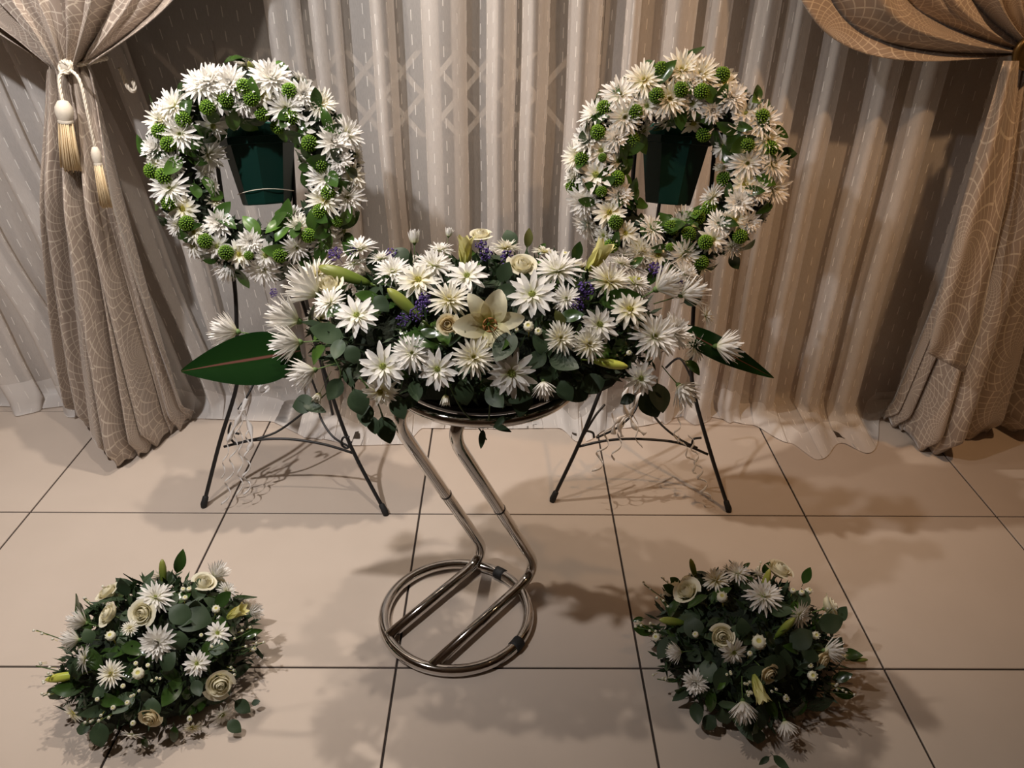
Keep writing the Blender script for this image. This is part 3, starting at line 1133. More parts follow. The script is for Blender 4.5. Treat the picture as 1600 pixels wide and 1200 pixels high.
# ------------------------------------------------------------------ placing flowers in an arrangement
class Arr:
    """collects parts of one arrangement; surface: ellipsoid (centre c, radii h)"""

    def __init__(s, root, c, h):
        s.root, s.c, s.h = root, Vector(c), Vector(h)
        s.inv = Matrix.Translation(-Vector(root.location))

    def hit(s, px, py):
        d = ray(px, py)
        o = CAM - s.c
        q = Vector((o.x / s.h.x, o.y / s.h.y, o.z / s.h.z)); e = Vector((d.x / s.h.x, d.y / s.h.y, d.z / s.h.z))
        a, b, c_ = e.dot(e), 2 * q.dot(e), q.dot(q) - 1
        D = b * b - 4 * a * c_
        t = (-b - math.sqrt(D)) / (2 * a) if D > 0 else -b / (2 * a)
        p = CAM + d * t
        if s.c.z < .3 and p.z < .03:
            p = at_z(px, py, .03)
        return p

    def normal(s, p):
        r = p - s.c
        return Vector((r.x / s.h.x ** 2, r.y / s.h.y ** 2, r.z / s.h.z ** 2)).normalized()

    def surf(s, u_, v_):
        """u azimuth, v elevation"""
        return s.c + Vector((s.h.x * math.cos(v_) * math.cos(u_), s.h.y * math.cos(v_) * math.sin(u_), s.h.z * math.sin(v_)))


def flower(A, kind, pos, nrm, rad, long_stem=False, v=None):
    r = rnd
    if kind in FLW:
        opts = FLW[kind]
        pm, dm = opts[v if v is not None else r.randrange(len(opts))]
        nm = {'sp': 'spider_chrysanthemum', 'da': 'daisy_chrysanthemum', 'fu': 'full_chrysanthemum', 'br': 'half_open_chrysanthemum', 'bu': 'chrysanthemum_bud'}[kind]
        o = put(nm, pm, A.root, A.inv @ frame_z(pos, nrm, r.uniform(0, 6.28), rad))
        put('flower_center', dm, o)
        if long_stem or kind in ('br', 'bu'):
            put('stem', STEM_L if long_stem else STEM, o)
    elif kind == 'po':
        put('button_pom', POM, A.root, A.inv @ frame_z(pos, nrm, r.uniform(0, 6.28), rad))
    elif kind in ('ro', 'rp'):
        o = put('rose', ROSEP if kind == 'rp' else r.choice(ROSE), A.root, A.inv @ frame_z(pos, nrm, r.uniform(0, 6.28), rad * .86))
        put('sepals', SEPAL, o)
    elif kind == 'lb':
        put('lily_bud', LBUD, A.root, A.inv @ frame_z(pos, nrm, r.uniform(0, 6.28), (rad * 1.15, rad * 1.15, rad)))
    elif kind == 'gb':
        put('lily_bud', GBUD, A.root, A.inv @ frame_z(pos, nrm, r.uniform(0, 6.28), (rad * 1.15, rad * 1.15, rad)))
    elif kind == 'li':
        o = put('lily', LILY, A.root, A.inv @ frame_z(pos, nrm, .35, rad)); put('stamens', STAM, o)
    elif kind == 'lh':
        put('half_open_lily', LILYH, A.root, A.inv @ frame_z(pos, nrm, r.uniform(0, 6.28), rad * 1.35))
    elif kind == 'st':
        put('statice_sprig', r.choice(STAT), A.root, A.inv @ frame_z(pos, nrm, r.uniform(0, 6.28), rad))
    elif kind == 'fb':
        put('filler_blossom', FBLOS, A.root, A.inv @ frame_z(pos, nrm, r.uniform(0, 6.28), rad))


def leaf(A, kind, pos, ydir, zhint, length):
    me = rnd.choice(LEAF[kind])
    put(me.name.split('.')[0], me, A.root, A.inv @ frame_yz(pos, ydir, zhint, length))


def scr(dx, dy, out=.25):
    """a world direction from a direction in the picture plus some towards the viewer"""
    return (CR * dx + CD * dy - CF * out).normalized()


def px_items(A, items, lift=.0):
    for it in items:
        kind, x_, y_, sz = it[:4]
        p = A.hit(x_, y_)
        n = A.normal(p)
        toC = (CAM - p).normalized()
        if len(it) > 4 and it[4] is not None:
            n = scr(it[4], it[5], it[6] if len(it) > 6 else .25)
        else:
            n = (n * .75 + toC * .55 + Vector((0, 0, .25)) + Vector((rnd.uniform(-.25, .25), rnd.uniform(-.25, .25), rnd.uniform(-.1, .2)))).normalized()
        p = p + A.normal(p) * lift
        rad = sz / 2 * zc(p) / F_PX
        flower(A, kind, p, n, rad, long_stem=(len(it) > 7))


def px_leaves(A, items):
    """(kind, base x, base y, tip x, tip y [,out])"""
    for it in items:
        kind, x0, y0, x1, y1 = it[:5]
        p = A.hit((x0 + x1) / 2, (y0 + y1) / 2)
        sc_ = zc(p) / F_PX
        d = CR * (x1 - x0) * sc_ + CD * (y1 - y0) * sc_
        out = it[5] if len(it) > 5 else .2
        d2 = d - CF * d.length * out * rnd.uniform(.4, 1.2)
        leaf(A, kind, p - d * .5 + A.normal(p) * .015, d2, (CAM - p).normalized() + Vector((0, 0, .4)) + Vector((rnd.uniform(-.5, .5), 0, rnd.uniform(-.3, .3))), d2.length)


def scatter_leaves(A, n, kinds, l0, l1, vmin=-.15, jit=.9, depth=(.80, 1.02), ysel=None):
    k = 0
    while k < n:
        u_ = rnd.uniform(0, 6.283); v_ = math.asin(rnd.uniform(math.sin(vmin), 1))
        if ysel and not ysel(u_):
            continue
        f_ = rnd.uniform(*depth)
        p = A.c + (A.surf(u_, v_) - A.c) * f_
        nn = A.normal(p)
        tg = Vector((rnd.gauss(0, 1), rnd.gauss(0, 1), rnd.gauss(0, 1))); tg = (tg - nn * tg.dot(nn)).normalized()
        d = (nn * rnd.uniform(.15, .8) + tg * jit).normalized()
        ln = rnd.uniform(l0, l1)
        leaf(A, rnd.choice(kinds), p - d * ln * .3, d, nn + Vector((0, 0, .3)), ln)
        k += 1


def foliage_fill(A, n, name, size, mat, vmin=-.2, f0=.7, f1=.98):
    m_ = MB()
    for k in range(n):
        u_ = rnd.uniform(0, 6.283); v_ = math.asin(rnd.uniform(math.sin(vmin), 1))
        p = A.c + (A.surf(u_, v_) - A.c) * rnd.uniform(f0, f1)
        nn = A.normal(p)
        tg = Vector((rnd.gauss(0, 1), rnd.gauss(0, 1), rnd.gauss(0, 1)))
        d = (nn * rnd.uniform(.2, 1) + tg * .5).normalized()
        sd = d.orthogonal().normalized(); sd = Matrix.Rotation(rnd.uniform(0, 6.28), 3, d) @ sd
        ln = size * rnd.uniform(.6, 1.3); wd = ln * .13
        p = p - A.root.location
        a, b_, c_, d_ = p, p + d * ln * .5 + sd * wd, p + d * ln, p + d * ln * .5 - sd * wd
        i = [m_.vert(q) for q in (a, b_, c_, d_)]
        m_.f.append(tuple(i))
    o = m_.build(name, mat, A.root)
    o['kind'] = 'stuff'


def dome(A, f_, name, mat, zcut=None):
    m_ = MB()
    prof_ = []
    for i in range(13):
        v_ = -math.pi / 2 + math.pi * i / 12
        prof_.append((max(.0001, math.cos(v_)), math.sin(v_)))
    MT = Matrix.Translation(A.c - A.root.location) @ Matrix.Diagonal((A.h.x * f_, A.h.y * f_, A.h.z * f_, 1))
    m_.lathe(prof_, 28, MT, lobe=lambda a, i: 1 + .05 * math.sin(a * 5 + i) + .04 * math.sin(a * 11 + i * 2))
    if zcut is not None:
        m_.v = [(a, b_, max(zcut - A.root.location.z, c_)) for a, b_, c_ in m_.v]
    return m_.build(name, mat, A.root)


# ------------------------------------------------------------------ chrome stand, tray, central arrangement
BC = Vector((-.121, 1.551, 0))
stand = thing('chrome_flower_stand', 'chrome tube pedestal with Z-shaped double legs and round base, between the easels', 'stand', loc=BC)
TZ = .715
TOP = Vector((-.045, 1.575, TZ))
BR_, TR_ = .189, .203
TUBE = .0145


def circ(c, r, n=56):
    return [Vector((c[0] + r * math.cos(a), c[1] + r * math.sin(a), c[2])) for a in np.linspace(0, 2 * math.pi, n, endpoint=False)]


m_ = MB(); m_.tube(circ((0, 0, TUBE), BR_), TUBE, 14, closed=True); m_.build('base_ring', M['chrome'], stand)
m_ = MB(); m_.tube(circ(TOP - BC, TR_, 64), .0125, 14, closed=True); m_.build('top_ring', M['chrome'], stand)
zt_ = TZ - .0


def zleg(p0, p1, q0, q1):
    """floor chord p0->p1, diagonal up to q0, top chord to q1"""
    P_ = [Vector(p) for p in (p0, p1, q0, q1)]
    out = [P_[0]]
    for i in (1, 2):
        a, b_, c_ = P_[i - 1], P_[i], P_[i + 1]
        da, dc = (a - b_).normalized(), (c_ - b_).normalized()
        r_ = .105
        for k in range(11):
            t = k / 10
            s0, s2 = b_ + da * r_, b_ + dc * r_
            out.append(s0 * (1 - t) ** 2 + b_ * 2 * t * (1 - t) + s2 * t * t)
    out.append(P_[3])
    return out


legs = []
for (a, b_, c_, dd) in (((612, 990), (762, 866), (606, 642), .30), ((681, 1036), (842, 890), (695, 664), .30)):
    p0 = at_z(*a, .02); p1 = at_z(*b_, .024)
    q0 = at_z(*c_, zt_ - .012)
    dch = (p1 - p0).normalized()
    e0 = p0 - Vector((BC.x, BC.y, p0.z)); bb = e0.dot(dch)
    p0 = p0 + dch * (-bb - math.sqrt(max(0, bb * bb - (e0.length_squared - BR_ ** 2))))
    q1 = q0 + Vector((dch.x, dch.y, 0)).normalized() * dd + Vector((0, 0, 0))
    legs.append((p0, p1, q0, q1))
    m_ = MB(); m_.tube([p - BC for p in zleg(p0, p1, q0, q1)], TUBE, 14)
    lg = m_.build('leg_tube', M['chrome'], stand)
    mid = p1.lerp(q0, .5) - BC; dv = (q0 - p1).normalized()
    m_ = MB(); m_.tube([mid - dv * .004, mid - dv * .003, mid + dv * .003, mid + dv * .004], [TUBE, TUBE * 1.05, TUBE * 1.05, TUBE], 14); m_.build('sleeve_joint', M['tray'], lg)
for (x_, y_) in ((780, 897), (812, 1010)):
    p = at_z(x_, y_, TUBE) - BC
    a = math.atan2(p.y, p.x)
    pts = [Vector((BR_ * math.cos(a + k), BR_ * math.sin(a + k), TUBE)) for k in (-.075, -.03, .03, .075)]
    m_ = MB(); m_.tube(pts, .0165, 12); m_.build('rubber_foot', M['rubber'], stand)

tray = thing('round_tray', 'round black tray on the chrome pedestal under the long flower arrangement', 'tray', loc=TOP)
m_ = MB(); m_.lathe([(.0001, -.012), (.150, -.010), (.185, .004), (.192, .022), (.186, .024), (.178, .010), (.150, .002), (.0001, 0)], 48); m_.build('tray_bowl', M['tray'], tray)

AC = Vector((-.035, 1.575, .795))
arr = thing('long_flower_arrangement', 'long low arrangement of white chrysanthemums, lilies and roses on the chrome stand', 'flowers', loc=TOP + Vector((0, 0, .02)))
A = Arr(arr, AC, (.405, .235, .185))
dome(A, .80, 'floral_foam', M['moss'], TZ + .012)
foliage_fill(A, 2400, 'fine_foliage', .040, M['fern'], -.12, .68, .92)
main_items = [
    ('br', 384, 521, 62, -1, -.12, .25, 1), ('br', 505, 470, 84, -1, -.75, .35), ('br', 478, 507, 74, -1, -.35, .3), ('br', 480, 536, 66, -1, .1, .35), ('sp', 503, 443, 78, -.6, -.8, .5),
    ('ro', 524, 456, 46), ('sp', 566, 402, 60, -.2, -.8, .5), ('bu', 650, 392, 40, 0, -1, .25), ('bu', 702, 382, 26, .2, -1, .2, 1), ('lh', 728, 416, 66, .05, -1, .3), ('ro', 752, 381, 36, 0, -.8, .6),
    ('sp', 618, 437, 62), ('sp', 680, 428, 66, .1, -.7, .8), ('da', 657, 449, 70), ('da', 731, 443, 68), ('sp', 704, 478, 74, .1, -.55, .9), ('da', 565, 500, 72), ('sp', 525, 482, 60),
    ('gb', 637, 484, 74, -.75, -.7, .2), ('gb', 545, 442, 84, -.95, -.3, .2), ('rp', 702, 513, 34, 0, -.1, 1), ('li', 764, 512, 112, .1, .12, .9), ('br', 502, 574, 60, -1, .35, .35), ('bu', 508, 606, 30, -.3, .8, .5, 1),
    ('da', 605, 571, 78), ('da', 601, 604, 58, -.1, .6, .8), ('sp', 648, 553, 66), ('da', 687, 575, 68), ('sp', 741, 559, 74), ('bu', 699, 612, 30, 0, 1, .3, 1),
    ('ro', 815, 427, 44, .1, -.6, .8), ('sp', 868, 436, 86, -.1, -.75, .7), ('lh', 922, 424, 78, .55, -.8, .3), ('sp', 946, 452, 78), ('lb', 977, 449, 40, 1, -.1, .2), ('da', 829, 470, 82), ('sp', 881, 476, 50),
    ('da', 976, 492, 66), ('br', 1018, 462, 70, .9, -.5, .35), ('br', 1056, 470, 62, 1, -.3, .4), ('da', 930, 513, 66), ('sp', 914, 541, 62), ('sp', 872, 532, 58), ('fb', 824, 516, 24), ('sp', 1012, 530, 86), ('fu', 1040, 524, 70),
    ('sp', 1072, 540, 58, .7, .2, .7), ('br', 1106, 541, 60, 1, .05, .25, 1), ('da', 798, 580, 84, 0, .3, 1), ('br', 846, 592, 42, .1, 1, .3), ('lb', 946, 567, 58, 1, .18, .25), ('da', 992, 586, 56), ('br', 1050, 594, 56, .6, .8, .4),
    ('st', 530, 409, 26), ('st', 557, 404, 26), ('st', 616, 412, 26), ('st', 664, 486, 28), ('st', 655, 498, 26), ('st', 668, 476, 24), ('st', 634, 506, 24), ('st', 910, 464, 32), ('st', 896, 486, 28), ('st', 792, 416, 26), ('st', 760, 412, 24), ('st', 752, 398, 22), ('st', 1018, 432, 26), ('st', 438, 467, 16), ('st', 1052, 448, 22),
    ('sp', 600, 418, 48, -.1, -.9, .3), ('sp', 790, 402, 52, .1, -.9, .3), ('da', 850, 408, 48, .2, -.9, .3), ('sp', 1090, 500, 44, .9, -.2, .4), ('sp', 985, 455, 56, .4, -.7, .5), ('fb', 802, 504, 12), ('fb', 806, 520, 11), ('fb', 974, 552, 12), ('fb', 838, 523, 18), ('fb', 880, 411, 14), ('da', 560, 425, 46, -.3, -.8, .5), ('fu', 1062, 440, 54, .7, -.6, .5),
    ('sp', 690, 405, 46, 0, -.9, .4), ('sp', 966, 425, 50, .3, -.9, .3),
]
px_items(A, main_items, .018)
main_leaves = [
    ('eu', 545, 530, 492, 522), ('eu', 540, 530, 535, 566), ('eu', 550, 540, 566, 568), ('eu', 590, 470, 612, 494), ('eu', 585, 435, 590, 398), ('gl', 600, 440, 625, 455), ('eu', 500, 620, 462, 624), ('eu', 575, 620, 580, 660), ('eu', 600, 640, 614, 682), ('eu', 620, 610, 634, 648), ('eu', 585, 640, 590, 668),
    ('eu', 855, 560, 838, 512), ('eu', 855, 555, 900, 582), ('eu', 850, 550, 822, 575), ('eu', 845, 575, 858, 598), ('eu', 800, 520, 778, 574), ('eu', 780, 450, 796, 420), ('eu', 806, 460, 770, 470), ('gl', 840, 410, 850, 385), ('gl', 895, 420, 903, 388), ('eu', 800, 398, 792, 368), ('ol', 822, 398, 828, 366), ('gl', 540, 480, 520, 505), ('gl', 600, 475, 560, 470),
    ('eu', 1000, 600, 1020, 644), ('eu', 1020, 590, 1024, 640), ('eu', 985, 610, 962, 622), ('eu', 895, 610, 884, 618), ('eu', 780, 600, 830, 616), ('eu', 815, 600, 812, 645), ('el', 790, 640, 770, 660), ('el', 755, 660, 752, 690), ('el', 770, 655, 800, 662), ('eu', 940, 590, 900, 600), ('gl', 660, 520, 690, 530), ('gl', 690, 540, 620, 520), ('gl', 870, 500, 910, 500), ('gl', 930, 480, 1000, 470),
    ('eu', 560, 600, 575, 640), ('eu', 540, 585, 520, 620), ('eu', 470, 560, 440, 575), ('eu', 650, 590, 655, 625), ('eu', 720, 590, 735, 628), ('eu', 870, 590, 890, 622), ('eu', 760, 600, 790, 632), ('ol', 865, 490, 880, 520), ('el', 480, 620, 520, 640), ('gl', 480, 560, 445, 590),
    ('gl', 565, 415, 540, 390), ('eu', 640, 420, 620, 395), ('gl', 720, 415, 745, 400), ('gl', 980, 430, 1000, 405), ('eu', 1060, 480, 1088, 470), ('gl', 1060, 560, 1090, 580),
]
px_leaves(A, main_leaves)
scatter_leaves(A, 110, ['eu', 'gl', 'gl', 'el'], .045, .08, -.18, depth=(.76, .95))
scatter_leaves(A, 46, ['gl', 'll'], .05, .09, -.1, depth=(.85, 1.0))
for k in range(26):     # flowers of the far side
    u_ = rnd.uniform(.35, 2.8); v_ = rnd.uniform(.0, .75)
    p = A.surf(u_, v_) * 1.0
    flower(A, rnd.choice(['sp', 'da', 'sp', 'fu']), p, A.normal(p) + Vector((0, 0, .2)), rnd.uniform(.032, .045))
# two long cordyline leaves
for (b0, b1, D0, D1, wd, bend) in (((470, 548), (281, 581), 1.50, 1.46, 1.0, .05), ((1060, 512), (1212, 592), 1.55, 1.52, .62, .06)):
    p0, p1 = at_y(*b0, D0), at_y(*b1, D1)
    L = (p1 - p0).length
    me = ti_leaf(bend).mesh('cordyline_leaf', M['ti'])
    o = put('cordyline_leaf', me, arr, A.inv @ frame_yz(p0, p1 - p0, Vector((0, -1, .35)), (L * (1.3 if wd == 1 else .62), L, L)))
    o['label'] = 'long dark green leaf with a pinkish midrib'
# trailing eucalyptus stems
for pts in (((560, 590), (585, 625), (600, 660), (610, 680)), ((700, 600), (720, 640), (745, 668), (760, 690)), ((520, 560), (530, 590), (500, 625)), ((770, 560), (765, 640), (762, 672)), ((1000, 580), (1015, 610), (1022, 640))):
    m_ = MB(); m_.tube([p - arr.location for p in catmull([A.hit(*p) - A.normal(A.hit(*p)) * .004 for p in pts], 5)], .0016, 5); m_.build('sprig_stem', M['stem'], arr)

# ------------------------------------------------------------------ floor arrangements
def floor_arr(label, c, h, items, leaves, seed, group):
    global rnd
    rnd = random.Random(seed)
    root = thing('posy_arrangement', label, 'flowers', group, loc=(c[0], c[1], 0))
    A = Arr(root, c, h)
    dome(A, .80, 'floral_foam', M['moss'], .004)
    foliage_fill(A, 1500, 'fine_foliage', .034, M['fern'], -.02, .7, .93)
    px_items(A, items, .012)
    px_leaves(A, leaves)
    scatter_leaves(A, 125, ['eu', 'el', 'gl', 'el'], .036, .066, -.05, depth=(.80, 1.0))
    scatter_leaves(A, 36, ['el', 'gl', 'eu'], .045, .075, -.05, depth=(.92, 1.03))
    for k in range(9):
        u_ = rnd.uniform(.5, 2.6); v_ = rnd.uniform(.1, .6)
        p = A.surf(u_, v_)
        flower(A, rnd.choice(['sp', 'da', 'ro']), p, A.normal(p), rnd.uniform(.026, .036))
    # fine twigs with tiny buds
    for k in range(16):
        u_ = rnd.uniform(0, 6.283); v_ = rnd.uniform(.05, .7)
        p = A.surf(u_, v_); nn = A.normal(p)
        tip = p + nn * rnd.uniform(.02, .055) + Vector((rnd.uniform(-.02, .02), rnd.uniform(-.02, .02), 0))
        tip.z = max(tip.z, .02)
        m_ = MB(); m_.tube([p - nn * .05 - root.location, p - root.location, tip - root.location], .0012, 4); m_.build('twig', M['stem'], root)
        for q in range(3):
            pp = p.lerp(tip, .3 + .35 * q) + Vector((rnd.uniform(-.008, .008), rnd.uniform(-.008, .008), rnd.uniform(0, .008)))
            flower(A, 'fb', pp, nn, .0045)
    return root


LCt = (-.818, 1.372, .05)
floor_arr('low posy of white flowers on the floor at front left, in brighter light', LCt, (.225, .215, .168), [
    ('sp', 244, 940, 58), ('ro', 174, 965, 38, -.5, -.4, .5), ('ro', 224, 963, 40, 0, -.2, 1), ('ro', 172, 933, 36, -.4, -.8, .4), ('gb', 255, 902, 44, 0, -1, .15), ('br', 332, 908, 38, .6, -.8, .2), ('ro', 317, 918, 36, .3, -.8, .4),
    ('lh', 358, 966, 50, .85, -.5, .25), ('br', 385, 962, 30, 1, -.3, .2), ('br', 140, 978, 42, -.9, -.4, .35), ('br', 130, 1003, 40, -1, -.1, .3), ('sp', 140, 1031, 48, -.8, -.1, .5), ('fu', 248, 1007, 62, 0, -.1, 1), ('sp', 178, 1053, 46), ('da', 305, 1038, 42), ('da', 336, 993, 42),
    ('sp', 206, 986, 28), ('ro', 339, 1067, 44, .4, .1, .9), ('lb', 108, 1057, 54, -1, .12, .2), ('rp', 236, 1115, 34, 0, .4, .9), ('da', 342, 1111, 42, .6, .4, .5), ('da', 298, 1130, 36, .1, .7, .6), ('da', 210, 1140, 40, -.1, .8, .5), ('da', 122, 1109, 40, -.7, .5, .4), ('fb', 219, 1053, 26), ('fb', 178, 998, 22),
    ('fb', 285, 928, 11), ('fb', 294, 928, 11), ('fb', 288, 941, 12), ('fb', 312, 996, 9), ('fb', 215, 1038, 10), ('fb', 233, 1041, 10), ('fb', 196, 1071, 11), ('fb', 203, 1095, 11), ('fb', 182, 1102, 11), ('fb', 211, 1124, 12), ('fb', 294, 1117, 12), ('fb', 158, 1090, 10), ('fb', 391, 992, 11), ('fb', 389, 1015, 11), ('fb', 334, 958, 18), ('sp', 350, 930, 34, .7, -.6, .3),
], [
    ('gl', 275, 905, 289, 869), ('eu', 200, 940, 200, 906), ('eu', 265, 955, 300, 975), ('eu', 270, 965, 330, 970), ('eu', 300, 970, 305, 938), ('gl', 330, 955, 362, 930), ('eu', 320, 1015, 352, 1010), ('eu', 280, 1020, 285, 990), ('eu', 300, 1060, 312, 1085), ('eu', 255, 1050, 270, 1020), ('eu', 240, 1120, 238, 1085), ('eu', 105, 1070, 88, 1092), ('eu', 128, 1060, 130, 1030), ('eu', 150, 1130, 125, 1128), ('eu', 160, 1120, 168, 1158), ('eu', 360, 1090, 385, 1105), ('eu', 350, 1120, 372, 1135), ('gl', 150, 990, 130, 962), ('eu', 150, 1010, 145, 985), ('gl', 270, 1125, 275, 1155), ('gl', 225, 1140, 232, 1160), ('eu', 385, 1095, 398, 1090), ('gl', 370, 1000, 400, 985),
], 21, 'floor posies')
RCt = (.585, 1.395, .05)
floor_arr('low posy of white flowers on the floor at front right, in the stand\'s shadow', RCt, (.232, .212, .168), [
    ('sp', 1191, 938, 64), ('sp', 1152, 904, 46, 0, -.8, .5), ('sp', 1120, 914, 46, -.3, -.7, .5), ('ro', 1076, 930, 42, -.5, -.6, .5), ('gb', 1086, 896, 36, -.3, -1, .2), ('fb', 1129, 940, 24), ('ro', 1216, 898, 42, .3, -.8, .4), ('lb', 1195, 915, 44, .2, -1, .3), ('ro', 1291, 953, 40, .9, -.4, .3), ('sp', 1244, 966, 50, .5, .2, .7), ('gb', 1223, 985, 48, .5, -.7, .3), ('gb', 1056, 975, 48, -1, -.2, .25), ('ro', 1129, 998, 38, -.1, -.2, 1), ('da', 1146, 1020, 46, .2, .2, .9), ('fb', 1184, 1007, 32), ('br', 1282, 1018, 46, .95, -.1, .35), ('rp', 1278, 1032, 32, .6, .3, .8), ('fu', 1090, 1064, 44, -.4, .1, .8), ('lh', 1181, 1066, 58, .25, .9, .45), ('br', 1160, 1092, 50, -.1, .9, .5), ('br', 1222, 1120, 38, .2, .9, .35), ('fb', 1263, 1055, 22), ('fb', 1268, 996, 18), ('fb', 1224, 1088, 14), ('gb', 1334, 1031, 26, 1, -.1, .2),
    ('fb', 1235, 930, 13), ('fb', 1248, 933, 13), ('fb', 1258, 930, 16), ('fb', 1032, 998, 18), ('fb', 1090, 995, 14), ('fb', 1170, 1023, 12), ('fb', 1260, 1040, 12), ('fb', 1053, 1014, 12), ('br', 1068, 1020, 34, -1, 0, .3), ('rp', 1198, 1052, 34, .4, .3, .8),
], [
    ('gl', 1070, 925, 1048, 908), ('gl', 1066, 935, 1038, 922), ('gl', 1030, 990, 996, 985), ('gl', 1015, 970, 996, 972), ('gl', 1250, 920, 1262, 893), ('gl', 1300, 1020, 1334, 1024), ('eu', 1130, 1040, 1125, 1080), ('eu', 1115, 1030, 1095, 1020), ('eu', 1190, 1030, 1230, 1055), ('eu', 1230, 1015, 1260, 985), ('eu', 1270, 985, 1310, 970), ('eu', 1090, 1090, 1095, 1122), ('eu', 1160, 1000, 1160, 970), ('eu', 1245, 1020, 1275, 1030), ('gl', 1290, 1060, 1320, 1050), ('gl', 1290, 1075, 1328, 1080), ('eu', 1185, 1130, 1182, 1155), ('el', 1205, 1170, 1228, 1192), ('el', 1200, 1172, 1182, 1184), ('gl', 1160, 900, 1170, 885), ('gl', 1190, 905, 1200, 885), ('eu', 1300, 975, 1315, 950), ('ll', 1122, 1075, 1135, 1060), ('eu', 1120, 1110, 1100, 1130),
], 22, 'floor posies')
rnd = random.Random(99)

# ------------------------------------------------------------------ easels, pots, wreaths, ribbons
LEAN = .23
EY = 2.03


def on_easel(px, py, off=0.0):
    """picture point on the leaning plane y = EY + off + LEAN*z"""
    d = ray(px, py)
    t = (EY + off + LEAN * CAM_H) / (d.y - LEAN * d.z)
    return CAM + d * t


def ground_leg(px, py):
    return at_z(px, py, .006)


def easel(label, lleg, rleg, rear, bar_pts, arcs, curls):
    c = (ground_leg(*lleg[0]) + ground_leg(*rleg[0])) / 2
    c.z = 0
    root = thing('wreath_easel', label, 'easel', 'wreath easels', loc=c)
    for leg_ in (lleg, rleg):
        pts = [ground_leg(*leg_[0])] + [on_easel(*p) for p in leg_[1:]]
        m_ = MB(); m_.tube([p - c for p in catmull(pts, 5)], .0062, 8)
        lo = m_.build('leg', M['iron'], root)
        p0 = pts[0] - c; d = (pts[1] - pts[0]).normalized()
        m_ = MB(); m_.tube([p0 + Vector((0, 0, -.006)), p0 + d * .004, p0 + d * .03, p0 + d * .034], [.009, .0105, .009, .006], 10); m_.build('rubber_foot', M['rubber'], lo)
    top = on_easel(*rear[0], .03); ft = ground_leg(*rear[1])
    m_ = MB(); m_.tube([top - c, ft - c], .0055, 8); lo = m_.build('rear_leg', M['iron'], root)
    m_ = MB(); m_.tube([ft - c + Vector((0, 0, -.005)), ft - c + Vector((0, 0, .02))], [.009, .008], 10); m_.build('rubber_foot', M['rubber'], lo)
    m_ = MB(); m_.tube([on_easel(*p) - c for p in bar_pts[1]], .0045, 6); m_.build('top_bar', M['iron'], root)
    m_ = MB(); m_.tube([p - c for p in catmull([on_easel(*p) for p in bar_pts[0]], 5)], .0042, 6); m_.build('crossbar', M['iron'], root)
    for a in arcs:
        m_ = MB(); m_.tube([p - c for p in catmull([on_easel(x_, y_, o_) for x_, y_, o_ in a], 6)], .0036, 6); m_.build('brace_arc', M['iron'], root)
    for a in curls:
        m_ = MB(); m_.tube([p - c for p in catmull([on_easel(x_, y_) for x_, y_ in a], 5)], .0036, 6); m_.build('scroll', M['iron'], root)
    return root


easel('black wire easel carrying the left wreath, beside the tied drape',
      [(318, 790), (343, 692), (371, 596), (370, 520), (366, 440), (347, 310), (336, 225), (332, 160)], [(603, 802), (548, 697), (513, 600), (482, 500), (466, 440), (461, 330), (456, 240), (452, 160)],
      ((405, 150), (522, 656)), ([(350, 698), (395, 688), (450, 686), (505, 694), (552, 708)], [(332, 222), (456, 222)]),
      [[(372, 640, 0), (388, 616, .02), (404, 584, .05)], [(380, 690, 0), (430, 676, .03), (478, 642, .10)], [(497, 618, .06), (500, 650, .05), (520, 682, .01), (550, 700, 0)], [(404, 584, .05), (420, 560, .07), (445, 548, .08), (470, 556, .08), (497, 618, .06)]],
      [[(361, 660), (357, 676), (364, 690), (374, 694)], [(364, 676), (374, 678)], [(546, 683), (536, 684), (534, 695), (543, 700), (549, 690)]])
easel('black wire easel carrying the right wreath, with ribbon bow on its arch',
      [(863, 781), (907, 688), (950, 578), (975, 500), (984, 420), (987, 308), (994, 215), (1000, 150)], [(1139, 797), (1108, 700), (1082, 600), (1082, 520), (1088, 435), (1107, 327), (1116, 236), (1122, 150)],
      ((1052, 150), (986, 658)), ([(903, 698), (950, 688), (1000, 686), (1060, 692), (1106, 710)], [(996, 222), (1116, 222)]),
      [[(932, 684, 0), (965, 668, .03), (990, 645, .06), (1000, 620, .08)], [(1090, 700, 0), (1060, 685, .02), (1030, 660, .05), (1005, 625, .08)], [(912, 680, 0), (930, 650, .02), (945, 632, .04)], [(1040, 575, .04), (1062, 560, .02), (1080, 590, 0)]],
      [[(910, 684), (914, 674), (926, 676), (928, 684)], [(1096, 684), (1084, 686), (1081, 694)]])


